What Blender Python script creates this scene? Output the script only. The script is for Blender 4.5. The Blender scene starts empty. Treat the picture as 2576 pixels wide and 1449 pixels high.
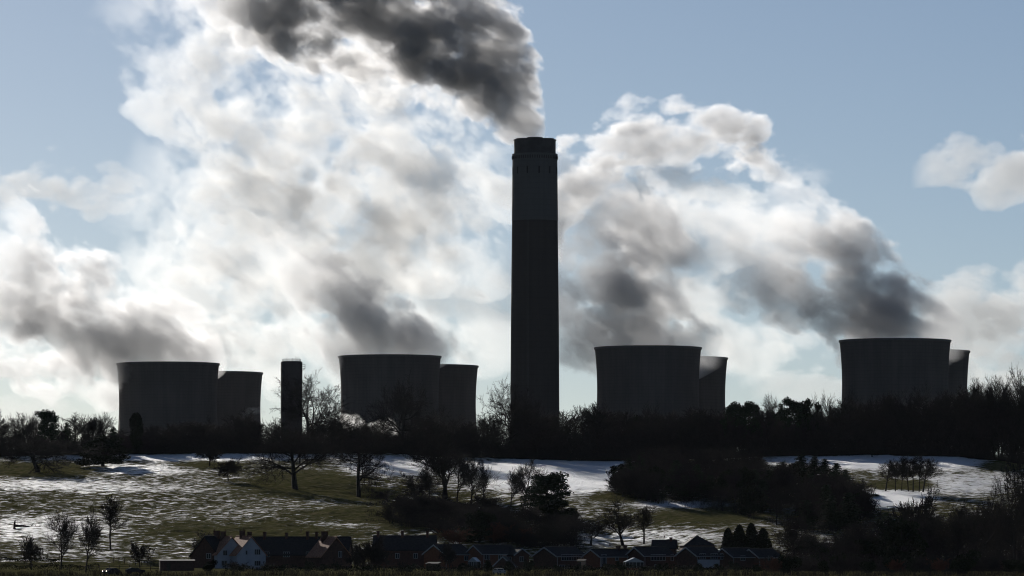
import bpy, bmesh, math, random
import numpy as np
from mathutils import Vector, Matrix

random.seed(7)
SC = bpy.context.scene
COL = SC.collection
PI = math.pi

# ------------------------------------------------------------------ camera
F = 11915.0            # focal length in photo pixels (2576 wide)
HX, HY = 1288.0, 1390.0
CZ = 6.0
def W(px, py, d):
    """a photo pixel at a real distance d (metres) -> a world point"""
    return Vector(((px - HX) / F * d, d, CZ + (HY - py) / F * d))

cd = bpy.data.cameras.new('camera'); cam = bpy.data.objects.new('camera', cd); COL.objects.link(cam)
cam.location = (0, 0, CZ); cam.rotation_euler = (PI / 2, 0, 0)
cd.sensor_width = 36; cd.lens = F / 2576 * 36; cd.shift_y = (HY - 724.5) / 2576
cd.clip_start = 1; cd.clip_end = 60000
SC.camera = cam

# ------------------------------------------------------------------ light
SUN_AZ, SUN_EL = math.radians(-20), math.radians(16.5)     # azimuth from +Y, negative = left
sd = bpy.data.lights.new('sun', 'SUN'); sun = bpy.data.objects.new('sun', sd); COL.objects.link(sun)
sd.energy = 5.0; sd.angle = math.radians(0.5); sd.color = (1.0, 0.95, 0.87)
to_sun = Vector((math.sin(SUN_AZ) * math.cos(SUN_EL), math.cos(SUN_AZ) * math.cos(SUN_EL), math.sin(SUN_EL)))
sun.rotation_euler = to_sun.to_track_quat('Z', 'Y').to_euler()
sun.location = (-600, 1500, 500)

wd = bpy.data.worlds.new('World'); SC.world = wd; wd.use_nodes = True
nt = wd.node_tree; nt.nodes.clear()
sky = nt.nodes.new('ShaderNodeTexSky'); sky.sky_type = 'NISHITA'; sky.sun_disc = False
sky.sun_elevation = SUN_EL; sky.sun_rotation = SUN_AZ
sky.altitude = 0; sky.air_density = 0.6; sky.dust_density = 0.15; sky.ozone_density = 2.4
bg = nt.nodes.new('ShaderNodeBackground'); bg.inputs['Strength'].default_value = 0.055
wo = nt.nodes.new('ShaderNodeOutputWorld')
hs = nt.nodes.new('ShaderNodeHueSaturation'); hs.inputs['Saturation'].default_value = 0.9
nt.links.new(sky.outputs[0], hs.inputs['Color']); nt.links.new(hs.outputs[0], bg.inputs[0]); nt.links.new(bg.outputs[0], wo.inputs[0])

vs = SC.view_settings
vs.view_transform = 'Standard'; vs.look = 'None'; vs.exposure = 0.0; vs.gamma = 1.0
SC.display_settings.display_device = 'sRGB'
cy = SC.cycles
cy.max_bounces = 6; cy.diffuse_bounces = 2; cy.glossy_bounces = 2; cy.transmission_bounces = 2
cy.volume_bounces = 1; cy.transparent_max_bounces = 16
cy.volume_step_rate = 2.2; wd.cycles.sampling_method = 'NONE'; cy.volume_max_steps = 256
cy.use_adaptive_sampling = False; cy.adaptive_threshold = 0.03; cy.adaptive_min_samples = 16
cy.use_denoising = True; cy.denoiser = 'OPENIMAGEDENOISE'
cy.sample_clamp_indirect = 6.0
cy.pixel_filter_type = 'BLACKMAN_HARRIS'; cy.filter_width = 1.1
cy.caustics_reflective = False; cy.caustics_refractive = False

# ------------------------------------------------------------------ helpers
def tag(o, label=None, cat=None, group=None, kind=None):
    if label: o['label'] = label
    if cat: o['category'] = cat
    if group: o['group'] = group
    if kind: o['kind'] = kind
    return o

def empty(name, loc=(0, 0, 0), rz=0.0):
    o = bpy.data.objects.new(name, None); COL.objects.link(o)
    o.empty_display_size = 1; o.location = loc; o.rotation_euler = (0, 0, rz)
    return o

def link(name, me, mat=None, parent=None):
    if mat is not None:
        me.materials.append(mat)
    o = bpy.data.objects.new(name, me); COL.objects.link(o)
    if parent is not None: o.parent = parent
    return o

def mesh_np(name, verts, faces, smooth=False):
    """verts (n,3) array, faces (m,k) array with the same k"""
    me = bpy.data.meshes.new(name)
    verts = np.asarray(verts, dtype=np.float32); faces = np.asarray(faces, dtype=np.int32)
    m, k = faces.shape
    me.vertices.add(len(verts)); me.vertices.foreach_set('co', verts.ravel())
    me.loops.add(m * k); me.loops.foreach_set('vertex_index', faces.ravel())
    me.polygons.add(m); me.polygons.foreach_set('loop_start', np.arange(0, m * k, k, dtype=np.int32))
    if smooth: me.polygons.foreach_set('use_smooth', np.ones(m, dtype=bool))
    me.update(calc_edges=True)
    return me

class MB:
    """collects simple shapes into one mesh"""
    def __init__(self): self.v = []; self.f = []
    def quad(self, *p):
        i = len(self.v); self.v += [tuple(q) for q in p]; self.f.append(tuple(range(i, i + len(p))))
    def box(self, x0, x1, y0, y1, z0, z1):
        i = len(self.v)
        self.v += [(x0,y0,z0),(x1,y0,z0),(x1,y1,z0),(x0,y1,z0),(x0,y0,z1),(x1,y0,z1),(x1,y1,z1),(x0,y1,z1)]
        self.f += [tuple(i + a for a in q) for q in ((3,2,1,0),(4,5,6,7),(0,1,5,4),(1,2,6,5),(2,3,7,6),(3,0,4,7))]
    def prism(self, poly, axis, a, b):
        """poly: 2-D outline; axis 'y': outline in x,z extruded y a..b ; axis 'x': outline in y,z extruded along x"""
        n = len(poly); i = len(self.v)
        for t in (a, b):
            for p, q in poly: self.v.append((p, t, q) if axis == 'y' else (t, p, q))
        self.f.append(tuple(i + k for k in range(n))); self.f.append(tuple(i + n + k for k in reversed(range(n))))
        for k in range(n):
            k2 = (k + 1) % n; self.f.append((i + k2, i + k, i + n + k, i + n + k2))
    def bar(self, p, q, r, n=6, r2=None):
        p = Vector(p); q = Vector(q); r2 = r if r2 is None else r2
        z = (q - p).normalized(); x = z.orthogonal().normalized(); y = z.cross(x); i = len(self.v)
        for c, rr in ((p, r), (q, r2)):
            for k in range(n):
                a = 2 * PI * k / n; self.v.append(tuple(c + (x * math.cos(a) + y * math.sin(a)) * rr))
        self.f.append(tuple(i + k for k in reversed(range(n)))); self.f.append(tuple(i + n + k for k in range(n)))
        for k in range(n):
            k2 = (k + 1) % n; self.f.append((i + k, i + k2, i + n + k2, i + n + k))
    def lathe(self, prof, n=64, closed=False):
        """prof: (r,z) list; rings joined"""
        i = len(self.v); m = len(prof)
        for r, z in prof:
            for k in range(n):
                a = 2 * PI * k / n; self.v.append((r * math.cos(a), r * math.sin(a), z))
        for j in range(m - 1 + (1 if closed else 0)):
            j2 = (j + 1) % m
            for k in range(n):
                k2 = (k + 1) % n
                self.f.append((i + j*n + k, i + j*n + k2, i + j2*n + k2, i + j2*n + k))
    def build(self, name, mat, parent=None, smooth=False):
        me = bpy.data.meshes.new(name); me.from_pydata(self.v, [], self.f); me.update()
        if smooth:
            me.polygons.foreach_set('use_smooth', np.ones(len(me.polygons), dtype=bool))
        bm = bmesh.new(); bm.from_mesh(me); bmesh.ops.recalc_face_normals(bm, faces=bm.faces); bm.to_mesh(me); bm.free()
        return link(name, me, mat, parent)

# ------------------------------------------------------------------ materials
def mat_new(name):
    m = bpy.data.materials.new(name); m.use_nodes = True
    n = m.node_tree; p = n.nodes['Principled BSDF']
    return m, n, p
def N(nt, t, **kw):
    n = nt.nodes.new(t)
    for k, v in kw.items():
        if k in n.inputs: n.inputs[k].default_value = v
        else: setattr(n, k, v)
    return n
def math_n(nt, op, a, b=None, c=None, clamp=False):
    n = nt.nodes.new('ShaderNodeMath'); n.operation = op; n.use_clamp = clamp
    for i, v in enumerate((a, b, c)):
        if v is None: continue
        if isinstance(v, (int, float)): n.inputs[i].default_value = v
        else: nt.links.new(v, n.inputs[i])
    return n.outputs[0]
def ramp(nt, fac, stops):
    r = nt.nodes.new('ShaderNodeValToRGB'); e = r.color_ramp.elements
    while len(e) < len(stops): e.new(0.5)
    for k, (p, c) in enumerate(stops):
        e[k].position = p; e[k].color = (*c, 1)
    nt.links.new(fac, r.inputs[0]); return r.outputs[0]
def noisy(name, c1, c2, scale=1.0, rough=0.85, spec=0.2, stretch=(1, 1, 1), bump=0.0, detail=5):
    """a surface of two mottled tones"""
    m, n, p = mat_new(name)
    tc = n.nodes.new('ShaderNodeTexCoord'); mp = n.nodes.new('ShaderNodeMapping')
    mp.inputs['Scale'].default_value = stretch
    n.links.new(tc.outputs['Object'], mp.inputs[0])
    nz = N(n, 'ShaderNodeTexNoise', Scale=scale, Detail=detail, Roughness=0.6)
    n.links.new(mp.outputs[0], nz.inputs['Vector'])
    n.links.new(ramp(n, nz.outputs[0], [(0.3, c1), (0.7, c2)]), p.inputs['Base Color'])
    p.inputs['Roughness'].default_value = rough; p.inputs['Specular IOR Level'].default_value = spec
    if bump:
        b = N(n, 'ShaderNodeBump', Strength=1.0, Distance=bump)
        n.links.new(nz.outputs[0], b.inputs['Height']); n.links.new(b.outputs[0], p.inputs['Normal'])
    return m
# ------------------------------------------------------------------ cooling towers and chimneys
def concrete(name, base, dark, ring=1.9):
    """weathered concrete: lift lines, vertical ribs, dirty runs"""
    m, n, p = mat_new(name)
    tc = n.nodes.new('ShaderNodeTexCoord')
    sx = n.nodes.new('ShaderNodeSeparateXYZ'); n.links.new(tc.outputs['Object'], sx.inputs[0])
    ang = math_n(n, 'ARCTAN2', sx.outputs[1], sx.outputs[0])
    co = n.nodes.new('ShaderNodeCombineXYZ')
    n.links.new(math_n(n, 'MULTIPLY', ang, 30.0), co.inputs[0]); n.links.new(sx.outputs[2], co.inputs[1])
    runs = N(n, 'ShaderNodeTexNoise', Scale=1.0, Detail=5, Roughness=0.6)
    mp = n.nodes.new('ShaderNodeMapping'); mp.inputs['Scale'].default_value = (0.22, 0.025, 1); n.links.new(co.outputs[0], mp.inputs[0]); n.links.new(mp.outputs[0], runs.inputs['Vector'])
    blot = N(n, 'ShaderNodeTexNoise', Scale=0.035, Detail=4, Roughness=0.55); n.links.new(tc.outputs['Object'], blot.inputs['Vector'])
    lift = math_n(n, 'FRACT', math_n(n, 'DIVIDE', sx.outputs[2], ring))
    lift = math_n(n, 'LESS_THAN', lift, 0.16)
    rib = math_n(n, 'LESS_THAN', math_n(n, 'FRACT', math_n(n, 'MULTIPLY', ang, 96 / (2 * PI))), 0.10)
    lines = math_n(n, 'MAXIMUM', lift, rib)
    v = math_n(n, 'ADD', math_n(n, 'MULTIPLY', runs.outputs[0], 0.55), math_n(n, 'MULTIPLY', blot.outputs[0], 0.45))
    v = math_n(n, 'SUBTRACT', v, math_n(n, 'MULTIPLY', lines, 0.10))
    n.links.new(ramp(n, v, [(0.33, dark), (0.66, base)]), p.inputs['Base Color'])
    p.inputs['Roughness'].default_value = 0.95; p.inputs['Specular IOR Level'].default_value = 0.1
    return m
M_TOWER = concrete('tower_concrete', (0.105, 0.093, 0.088), (0.068, 0.061, 0.060))
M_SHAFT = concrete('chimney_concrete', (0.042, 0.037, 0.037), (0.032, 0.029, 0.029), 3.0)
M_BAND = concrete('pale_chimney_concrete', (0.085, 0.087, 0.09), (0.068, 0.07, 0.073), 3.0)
M_FLUE = noisy('sooty_flue', (0.03, 0.03, 0.033), (0.05, 0.05, 0.055), 0.3)
M_SLOT = noisy('dark_opening', (0.015, 0.015, 0.016), (0.02, 0.02, 0.02), 0.5)
M_STEEL = noisy('dull_steel', (0.06, 0.06, 0.065), (0.1, 0.1, 0.1), 0.8, 0.6)

GZ = 4.0                 # level of the power station site
def tower_profile(H, rt):
    pr = []
    zt, rth = 0.80 * H, rt * 0.955
    for i in range(41):
        z = 8.0 + (H - 8.0) * i / 40
        if z < zt: b = (zt - 0.0) / math.sqrt((rt * 1.52 / rth) ** 2 - 1)
        else: b = (H - zt) / math.sqrt((rt / rth) ** 2 - 1)
        pr.append((rth * math.sqrt(1 + ((z - zt) / b) ** 2), z))
    return pr
def cooling_tower(cx_px, top_px, d, label, first):
    H = 116.0; rt = 30.0
    p = W(cx_px, top_px, d)
    root = empty('cooling_tower', (p.x, d, p.z - H), random.uniform(0, 6))
    tag(root, label, 'cooling tower', 'cooling towers of the power station')
    if first is None:
        prof = tower_profile(H, rt)
        m = MB(); m.lathe(prof, 96)
        inner = [(r - 0.6, z) for r, z in reversed(prof)]
        m.lathe(inner, 96); m.lathe([prof[0], inner[-1]], 96)
        shell = m.build('shell', M_TOWER, root, True)
        m = MB(); m.lathe([(rt - 0.75, H - 0.9), (rt + 0.35, H - 0.9), (rt + 0.45, H + 0.15), (rt - 0.75, H + 0.15)], 96, True)
        rim = m.build('rim', M_STEEL, root)
        m = MB(); r0 = rt * 1.56; r1 = prof[0][0] - 0.3
        for k in range(40):
            a = 2 * PI * k / 40
            for s in (-1, 1):
                b = a + s * PI / 40
                m.bar((r0 * math.cos(a), r0 * math.sin(a), 0), (r1 * math.cos(b), r1 * math.sin(b), 8.2), 0.5)
        legs = m.build('leg_ring', M_TOWER, root)
        m = MB(); m.lathe([(0.2, 0.3), (r0 + 3, 0.3), (r0 + 3.4, 1.6), (r0 + 3.8, 1.6), (r0 + 3.8, -6)], 64)
        m.build('pond_wall', M_TOWER, root)
    else:
        for ch in first.children:
            c = ch.copy(); COL.objects.link(c); c.parent = root
    return root

TOWERS = [  # centre px, rim px, distance, label
    (422.5, 915, 2782, 'front cooling tower of the pair behind the dark columnar tree'),
    (980.5, 897, 2782, 'front cooling tower of the pair between the slim round tower and the tall chimney'),
    (1630, 875, 2667, 'front cooling tower of the pair just past the tall chimney, beside bare trees'),
    (2251.5, 857, 2562, 'front cooling tower of the biggest looking pair, above the dark wooded crest'),
    (540, 938, 2970, 'half hidden rear cooling tower nearest the slim round tower'),
    (1078, 921, 2870, 'half hidden rear cooling tower nearest the tall chimney, wisp of steam at its rim'),
    (1700, 901, 2750, 'half hidden rear cooling tower above the pine trees on the crest'),
    (2304, 884, 2655, 'almost fully hidden rear cooling tower, a narrow strip showing by the tallest crest trees'),
]
ft = None; TW = []
for t in TOWERS:
    r = cooling_tower(*t, ft); TW.append(r)
    if ft is None: ft = r

# main chimney
D_CH = 2600.0
pc = W(1345.5, 350, D_CH)
root = empty('chimney', (pc.x, D_CH, GZ)); tag(root, 'very tall round concrete chimney with paler upper band and dark flue cap', 'chimney')
sc_ = D_CH / F
zt = pc.z - GZ
z_cap = zt - 38 * sc_; z_band = zt - 206 * sc_
r_bot, r_band, r_top, r_cap = 62.5 * sc_, 57.6 * sc_, 56.6 * sc_, 52.4 * sc_
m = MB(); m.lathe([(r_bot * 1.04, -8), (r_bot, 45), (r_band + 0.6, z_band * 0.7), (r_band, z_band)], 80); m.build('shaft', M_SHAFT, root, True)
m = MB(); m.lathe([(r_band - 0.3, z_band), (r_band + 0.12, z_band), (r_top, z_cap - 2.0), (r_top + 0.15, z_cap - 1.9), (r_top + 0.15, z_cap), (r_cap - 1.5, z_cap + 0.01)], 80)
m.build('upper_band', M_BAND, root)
m = MB(); m.lathe([(r_cap, z_cap - 0.5), (r_cap, zt - 0.9), (r_cap + 0.3, zt - 0.9), (r_cap + 0.3, zt - 0.4), (r_cap - 1.2, zt - 0.4), (r_cap - 1.2, zt - 8)], 80)
m.build('flue_cap', M_FLUE, root)
for k in range(4):
    a = PI / 4 + k * PI / 2 - 0.78
    m = MB(); m.lathe([(4.3, zt - 9), (4.3, zt + 0.35), (3.9, zt + 0.35), (3.9, zt - 9)], 32)
    o = m.build('flue', M_FLUE, root, False); o.location = (6.2 * math.cos(a), 6.2 * math.sin(a), 0)
for k in range(12):
    a = 2 * PI * (k + 0.35) / 12
    m = MB(); m.box(-0.35, 0.35, -0.25, 0.25, z_cap - 11.2, z_cap - 7.4)
    o = m.build('slot', M_SLOT, root); o.location = ((r_top + 0.0) * math.cos(a), (r_top + 0.0) * math.sin(a), 0); o.rotation_euler = (0, 0, a + PI / 2)
m = MB()
for k in range(60):
    a = 2 * PI * k / 60; c, s = math.cos(a), math.sin(a); r = r_top + 0.1
    m.bar((r * c, r * s, z_cap - 2.9), (r * c, r * s, z_cap - 1.2), 0.28, 5)
m.build('vent_ring', M_SHAFT, root)
m = MB()
for s in (-0.3, 0.3): m.bar((-4 + s, -math.sqrt(r_bot**2 - 16) - 0.5, 10), (-4 + s, -math.sqrt(r_band**2 - 16) - 0.5, z_band), 0.07, 4)
m.build('ladder', M_STEEL, root)

# slim round tower
D_ST = 2500.0
ps = W(733.5, 909, D_ST); ss = D_ST / F; rs = 27.3 * ss
root = empty('slim_tower', (ps.x, D_ST, GZ)); tag(root, 'slim dark round tower with railing and small side platform on top', 'tower')
zt = ps.z - GZ
m = MB(); m.lathe([(rs * 1.02, -8), (rs, 30), (rs, zt - 0.6), (rs - 0.6, zt), (0.1, zt + 0.02)], 48); m.build('shaft', M_SHAFT, root, True)
m = MB()
rr = rs - 1.0
for k in range(24):
    a = 2 * PI * k / 24; b = 2 * PI * (k + 1) / 24
    m.bar((rr * math.cos(a), rr * math.sin(a), zt), (rr * math.cos(a), rr * math.sin(a), zt + 1.2), 0.07, 4)
    for h in (0.6, 1.2): m.bar((rr * math.cos(a), rr * math.sin(a), zt + h), (rr * math.cos(b), rr * math.sin(b), zt + h), 0.06, 4)
m.build('railing', M_STEEL, root)
for x, y, h in ((-2.4, -1, 2.4), (2.2, 1, 2.8), (3.0, -2, 2.3), (3.9, 0, 2.6), (0.4, 2, 1.9)):
    m = MB(); m.bar((x, y, zt), (x, y, zt + h), 0.09, 5); m.build('antenna', M_STEEL, root)
m = MB()
zc = zt - 3.8
m.box(rs - 0.2, rs + 1.5, -1.2, 1.2, zc - 0.15, zc)
for y in (-1.1, 1.1):
    m.bar((rs + 1.4, y, zc), (rs + 1.4, y, zc + 2.2), 0.08, 4); m.bar((rs - 0.1, y, zc + 2.2), (rs + 1.45, y, zc + 2.2), 0.07, 4); m.bar((rs - 0.1, y, zc + 1.1), (rs + 1.45, y, zc + 1.1), 0.07, 4)
    m.bar((rs - 0.1, y, zc - 1.2), (rs + 1.3, y, zc), 0.08, 4)
m.build('side_platform', M_STEEL, root)
# ------------------------------------------------------------------ terrain
_rng = np.random.RandomState(5)
_T = _rng.rand(256, 256)
def vnoise(x, y, s=0):
    x = np.asarray(x, dtype=float) + 17.3 * s; y = np.asarray(y, dtype=float) + 9.1 * s
    xi = np.floor(x).astype(int); yi = np.floor(y).astype(int); fx = x - xi; fy = y - yi
    fx = fx * fx * (3 - 2 * fx); fy = fy * fy * (3 - 2 * fy)
    a = _T[xi & 255, yi & 255]; b = _T[(xi + 1) & 255, yi & 255]; c = _T[xi & 255, (yi + 1) & 255]; d = _T[(xi + 1) & 255, (yi + 1) & 255]
    return (a * (1 - fx) + b * fx) * (1 - fy) + (c * (1 - fx) + d * fx) * fy - 0.5
def fbm(x, y, s=0, o=4):
    r = 0; a = 1.0
    for k in range(o): r = r + a * vnoise(x * 2**k, y * 2**k, s + k); a *= 0.5
    return r
CR_PX = [-900, -200, 0, 250, 500, 900, 1200, 1500, 1700, 1950, 2200, 2400, 2576, 3000, 3800]
CR_PY = [1172, 1155, 1148, 1144, 1140, 1139, 1151, 1160, 1158, 1148, 1144, 1149, 1168, 1180, 1200]
D0, D1 = 1180.0, 1600.0
def ground_base(x, d):
    """ground height without the small tussocks"""
    x = np.asarray(x, dtype=float); d = np.asarray(d, dtype=float)
    px = HX + x * F / np.clip(d, 1000, 1700)
    cz = CZ + (HY - np.interp(px, CR_PX, CR_PY)) / F * D1       # crest height
    z0 = 2.5
    t = np.clip((d - D0) / (D1 - D0), 0, 1)
    slope = z0 + (cz - z0) * (t * 0.93 + 0.07 * np.sin(t * PI / 2))
    low = np.interp(d, [0, 500, 900, 1000, 1180], [3.2, 0.2, 0.2, 0.6, 2.5])
    beyond = cz - (cz - GZ) * (lambda u: u * u * (3 - 2 * u))(np.clip((d - D1 - 12) / 420, 0, 1))
    z = np.where(d < D0, low, np.where(d < D1, slope, beyond))
    env = np.clip((d - 1150) / 120, 0, 1) * np.clip((1900 - d) / 150, 0, 1)
    z = z + env * (2.2 * fbm(x / 110 + 3, d / 110, 1, 3) * np.clip((D1 + 30 - d) / 120, 0.15, 1))
    # the wooded valley that cuts into the slope, with a grassy shoulder before it
    def dip(ax, ad, bx, bd, wdt, depth):
        ux, ud = bx - ax, bd - ad; L2 = ux * ux + ud * ud
        q = np.clip(((x - ax) * ux + (d - ad) * ud) / L2, 0, 1)
        e = ((x - ax - q * ux) ** 2 + (d - ad - q * ud) ** 2) / wdt ** 2
        return depth * np.exp(-e)
    z = z - dip(-30, 1440, 30, 1290, 22, 4.5) - dip(75, 1400, 120, 1270, 28, 3.5)
    z = z + dip(-45, 1330, 0, 1265, 30, 2.2)
    return z
def ground_z(x, d): return float(ground_base(x, d))
def on_slope(px, py, lo=1020.0, hi=1605.0):
    """the distance at which the ground shows at this photo pixel (nearest)"""
    ds = np.arange(lo, hi, 1.0); x = (px - HX) / F * ds
    pp = HY - (ground_base(x, ds) - CZ) * F / ds
    k = np.nonzero(pp <= py)[0]
    return float(ds[k[0]]) if len(k) else hi

def snow_cover(x, d):
    """0 grass ... 1 deep snow, the broad pattern of the thaw"""
    px = HX + x * F / d; t = np.clip((d - D0) / (D1 - D0), -0.2, 1)
    py = HY - (ground_base(x, d) - CZ) * F / d
    c = np.full(np.shape(px), 0.47)
    def blob(cx, cy_, rx, ry, v):
        nonlocal c
        e = np.exp(-(((px - cx) / rx) ** 2 + ((py - cy_) / ry) ** 2) ** 1.5)
        c = c + v * e
    for b in ((480, 1150, 330, 10, .45), (160, 1222, 260, 16, .22), (130, 1330, 200, 30, .2), (990, 1172, 130, 26, .4), (1420, 1190, 230, 45, .75), (2250, 1160, 330, 22, .5),
              (2250, 1252, 90, 25, .5), (2430, 1215, 150, 30, .25), (1600, 1350, 180, 25, .16), (1720, 1268, 130, 9, .4), (905, 1318, 90, 10, .25), (330, 1180, 160, 14, .25),
              (110, 1180, 150, 14, -.4), (760, 1218, 120, 30, -.45), (920, 1245, 80, 14, -.45), (1010, 1300, 160, 26, -.55), (1560, 1248, 75, 10, -.5), (1780, 1300, 130, 16, -.35),
              (2270, 1222, 75, 12, -.75), (620, 1330, 260, 22, -.16), (540, 1172, 90, 8, -.3), (900, 1290, 200, 14, -.12), (760, 1350, 200, 20, -.12), (2520, 1170, 60, 14, -.5)):
        blob(*b)
    c = np.where(d < 1190, np.clip(c * np.clip((d - 1130) / 60, 0, 1), 0, 1) * 0.55, c)
    return np.clip(c, 0, 1)

def make_ground():
    def axis(segs):
        out = []
        for a, b, st in segs: out.append(np.arange(a, b, st))
        return np.concatenate(out + [np.array([segs[-1][1]])])
    xs = axis([(-6000, -1200, 400), (-1200, -260, 20), (-260, 260, 0.65), (260, 1200, 20), (1200, 6000, 400)])
    ds = axis([(-300, 900, 60), (900, 1150, 4), (1150, 1625, 0.7), (1625, 2100, 8), (2100, 4000, 100), (4000, 9000, 500)])
    X, D = np.meshgrid(xs, ds)
    Z = ground_base(X, D)
    fine = np.clip((D - 1165) / 25, 0, 1) * np.clip((1700 - D) / 60, 0, 1) * np.clip((300 - np.abs(X)) / 40, 0, 1)
    cov = snow_cover(X, np.clip(D, 1000, None))
    # tussocks and the small steps that sheep tread along the slope
    ter = fbm(X / 4.5 + 40, D / 7.0, 7, 3) * 0.50 + fbm(X / 2.4, D / 3.2 + 11, 3, 2) * 0.2
    Z = Z + fine * ter * (1.0 - 0.45 * np.clip(cov - 0.6, 0, 0.4) / 0.4)
    nx, ny = len(xs), len(ds)
    V = np.stack([X, D, Z], -1).reshape(-1, 3)
    i = (np.arange(ny - 1)[:, None] * nx + np.arange(nx - 1)[None, :]).ravel()
    Fc = np.stack([i, i + 1, i + nx + 1, i + nx], 1)
    me = mesh_np('ground', V, Fc, True)
    at = me.attributes.new('snow', 'FLOAT', 'POINT'); at.data.foreach_set('value', cov.astype(np.float32).ravel())
    m, n, p = mat_new('frosty_pasture')
    tc = n.nodes.new('ShaderNodeTexCoord')
    a = n.nodes.new('ShaderNodeAttribute'); a.attribute_name = 'snow'
    mp = n.nodes.new('ShaderNodeMapping'); mp.inputs['Scale'].default_value = (0.30, 0.50, 0.4); mp.inputs['Rotation'].default_value = (0, 0, -0.45); n.links.new(tc.outputs['Object'], mp.inputs[0])
    n1 = N(n, 'ShaderNodeTexNoise', Scale=1.0, Detail=8, Roughness=0.74); n.links.new(mp.outputs[0], n1.inputs['Vector'])
    n2 = N(n, 'ShaderNodeTexNoise', Scale=0.035, Detail=4, Roughness=0.6); n.links.new(tc.outputs['Object'], n2.inputs['Vector'])
    v = math_n(n, 'ADD', math_n(n, 'MULTIPLY', n1.outputs[0], 1.18), math_n(n, 'MULTIPLY', n2.outputs[0], 0.22))
    v = math_n(n, 'ADD', v, math_n(n, 'MULTIPLY', math_n(n, 'SUBTRACT', a.outputs['Fac'], 0.5), 0.60))
    sn = n.nodes.new('ShaderNodeMapRange'); sn.inputs[1].default_value = 0.71; sn.inputs[2].default_value = 0.80; sn.clamp = True; n.links.new(v, sn.inputs[0])
    n3 = N(n, 'ShaderNodeTexNoise', Scale=0.5, Detail=5, Roughness=0.65); n.links.new(tc.outputs['Object'], n3.inputs['Vector'])
    grass = ramp(n, n3.outputs[0], [(0.3, (0.046, 0.048, 0.018)), (0.5, (0.086, 0.083, 0.036)), (0.72, (0.17, 0.14, 0.08))])
    mix = n.nodes.new('ShaderNodeMix'); mix.data_type = 'RGBA'; thin = n.nodes.new('ShaderNodeMapRange'); thin.inputs[1].default_value = 0.35; thin.inputs[2].default_value = 0.85; thin.inputs[3].default_value = 0.62; thin.inputs[4].default_value = 1.0; n.links.new(a.outputs['Fac'], thin.inputs[0]); n.links.new(math_n(n, 'MULTIPLY', sn.outputs[0], thin.outputs[0]), mix.inputs[0]); n.links.new(grass, mix.inputs[6]); mix.inputs[7].default_value = (0.80, 0.81, 0.84, 1)
    n.links.new(mix.outputs[2], p.inputs['Base Color'])
    n.links.new(math_n(n, 'MULTIPLY_ADD', sn.outputs[0], -0.6, 1.0), p.inputs['Roughness'])
    n.links.new(math_n(n, 'MULTIPLY_ADD', sn.outputs[0], 0.5, 0.0), p.inputs['Specular IOR Level'])
    b = N(n, 'ShaderNodeBump', Strength=1.0, Distance=2.2)
    bh = math_n(n, 'MULTIPLY_ADD', sn.outputs[0], 0.25, math_n(n, 'MULTIPLY', n1.outputs[0], 0.6))
    n.links.new(bh, b.inputs['Height']); n.links.new(b.outputs[0], p.inputs['Normal'])
    o = link('ground', me, m); tag(o, 'rough hillside pasture with streaks of thawing snow', 'ground', None, 'structure')
make_ground()
# ------------------------------------------------------------------ trees
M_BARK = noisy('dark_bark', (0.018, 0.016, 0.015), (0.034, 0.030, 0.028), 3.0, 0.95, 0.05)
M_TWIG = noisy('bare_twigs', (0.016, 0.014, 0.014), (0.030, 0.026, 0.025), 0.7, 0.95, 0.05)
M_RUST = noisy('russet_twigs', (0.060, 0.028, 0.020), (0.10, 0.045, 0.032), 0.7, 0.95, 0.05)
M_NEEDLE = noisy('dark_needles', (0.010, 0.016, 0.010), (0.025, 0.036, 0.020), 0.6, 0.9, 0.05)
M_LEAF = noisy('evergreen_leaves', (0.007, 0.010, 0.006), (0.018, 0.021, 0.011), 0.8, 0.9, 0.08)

def tubes(name, segs, sides=3):
    """segs: rows (p0 3, p1 3, r0, r1) -> a mesh of tapered sticks"""
    S = np.array(segs, dtype=float); n = len(S)
    a, b, r0, r1 = S[:, 0:3], S[:, 3:6], S[:, 6], S[:, 7]
    z = b - a; z /= np.maximum(np.linalg.norm(z, axis=1, keepdims=True), 1e-9)
    h = np.where(np.abs(z[:, 2:3]) < 0.9, np.array([[0, 0, 1.0]]), np.array([[1.0, 0, 0]]))
    x = np.cross(z, h); x /= np.linalg.norm(x, axis=1, keepdims=True); y = np.cross(z, x)
    V = np.zeros((n, 2 * sides, 3)); fs = []
    for k in range(sides):
        t = 2 * PI * k / sides
        o = x * math.cos(t) + y * math.sin(t)
        V[:, k] = a + o * r0[:, None]; V[:, sides + k] = b + o * r1[:, None]
        k2 = (k + 1) % sides; fs.append((k, k2, sides + k2, sides + k))
    base = np.arange(n)[:, None, None] * (2 * sides)
    return mesh_np(name, V.reshape(-1, 3), (base + np.array(fs)[None]).reshape(-1, 4), True)

def leaves(name, pts, size, rng, flat=0.0):
    """small leaf or needle-spray faces at the points"""
    n = len(pts); pts = np.asarray(pts)
    a = rng.randn(n, 3); a /= np.linalg.norm(a, axis=1, keepdims=True)
    b = rng.randn(n, 3); b -= a * (a * b).sum(1, keepdims=True); b /= np.linalg.norm(b, axis=1, keepdims=True)
    if flat: a[:, 2] *= 1 - flat; b[:, 2] *= 1 - flat
    s = (size * (0.5 + rng.rand(n)))[:, None]
    V = np.stack([pts - a * s, pts + b * s * 0.45, pts + a * s, pts - b * s * 0.45], 1)
    return mesh_np(name, V.reshape(-1, 3), np.arange(n * 4).reshape(n, 4))

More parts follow.
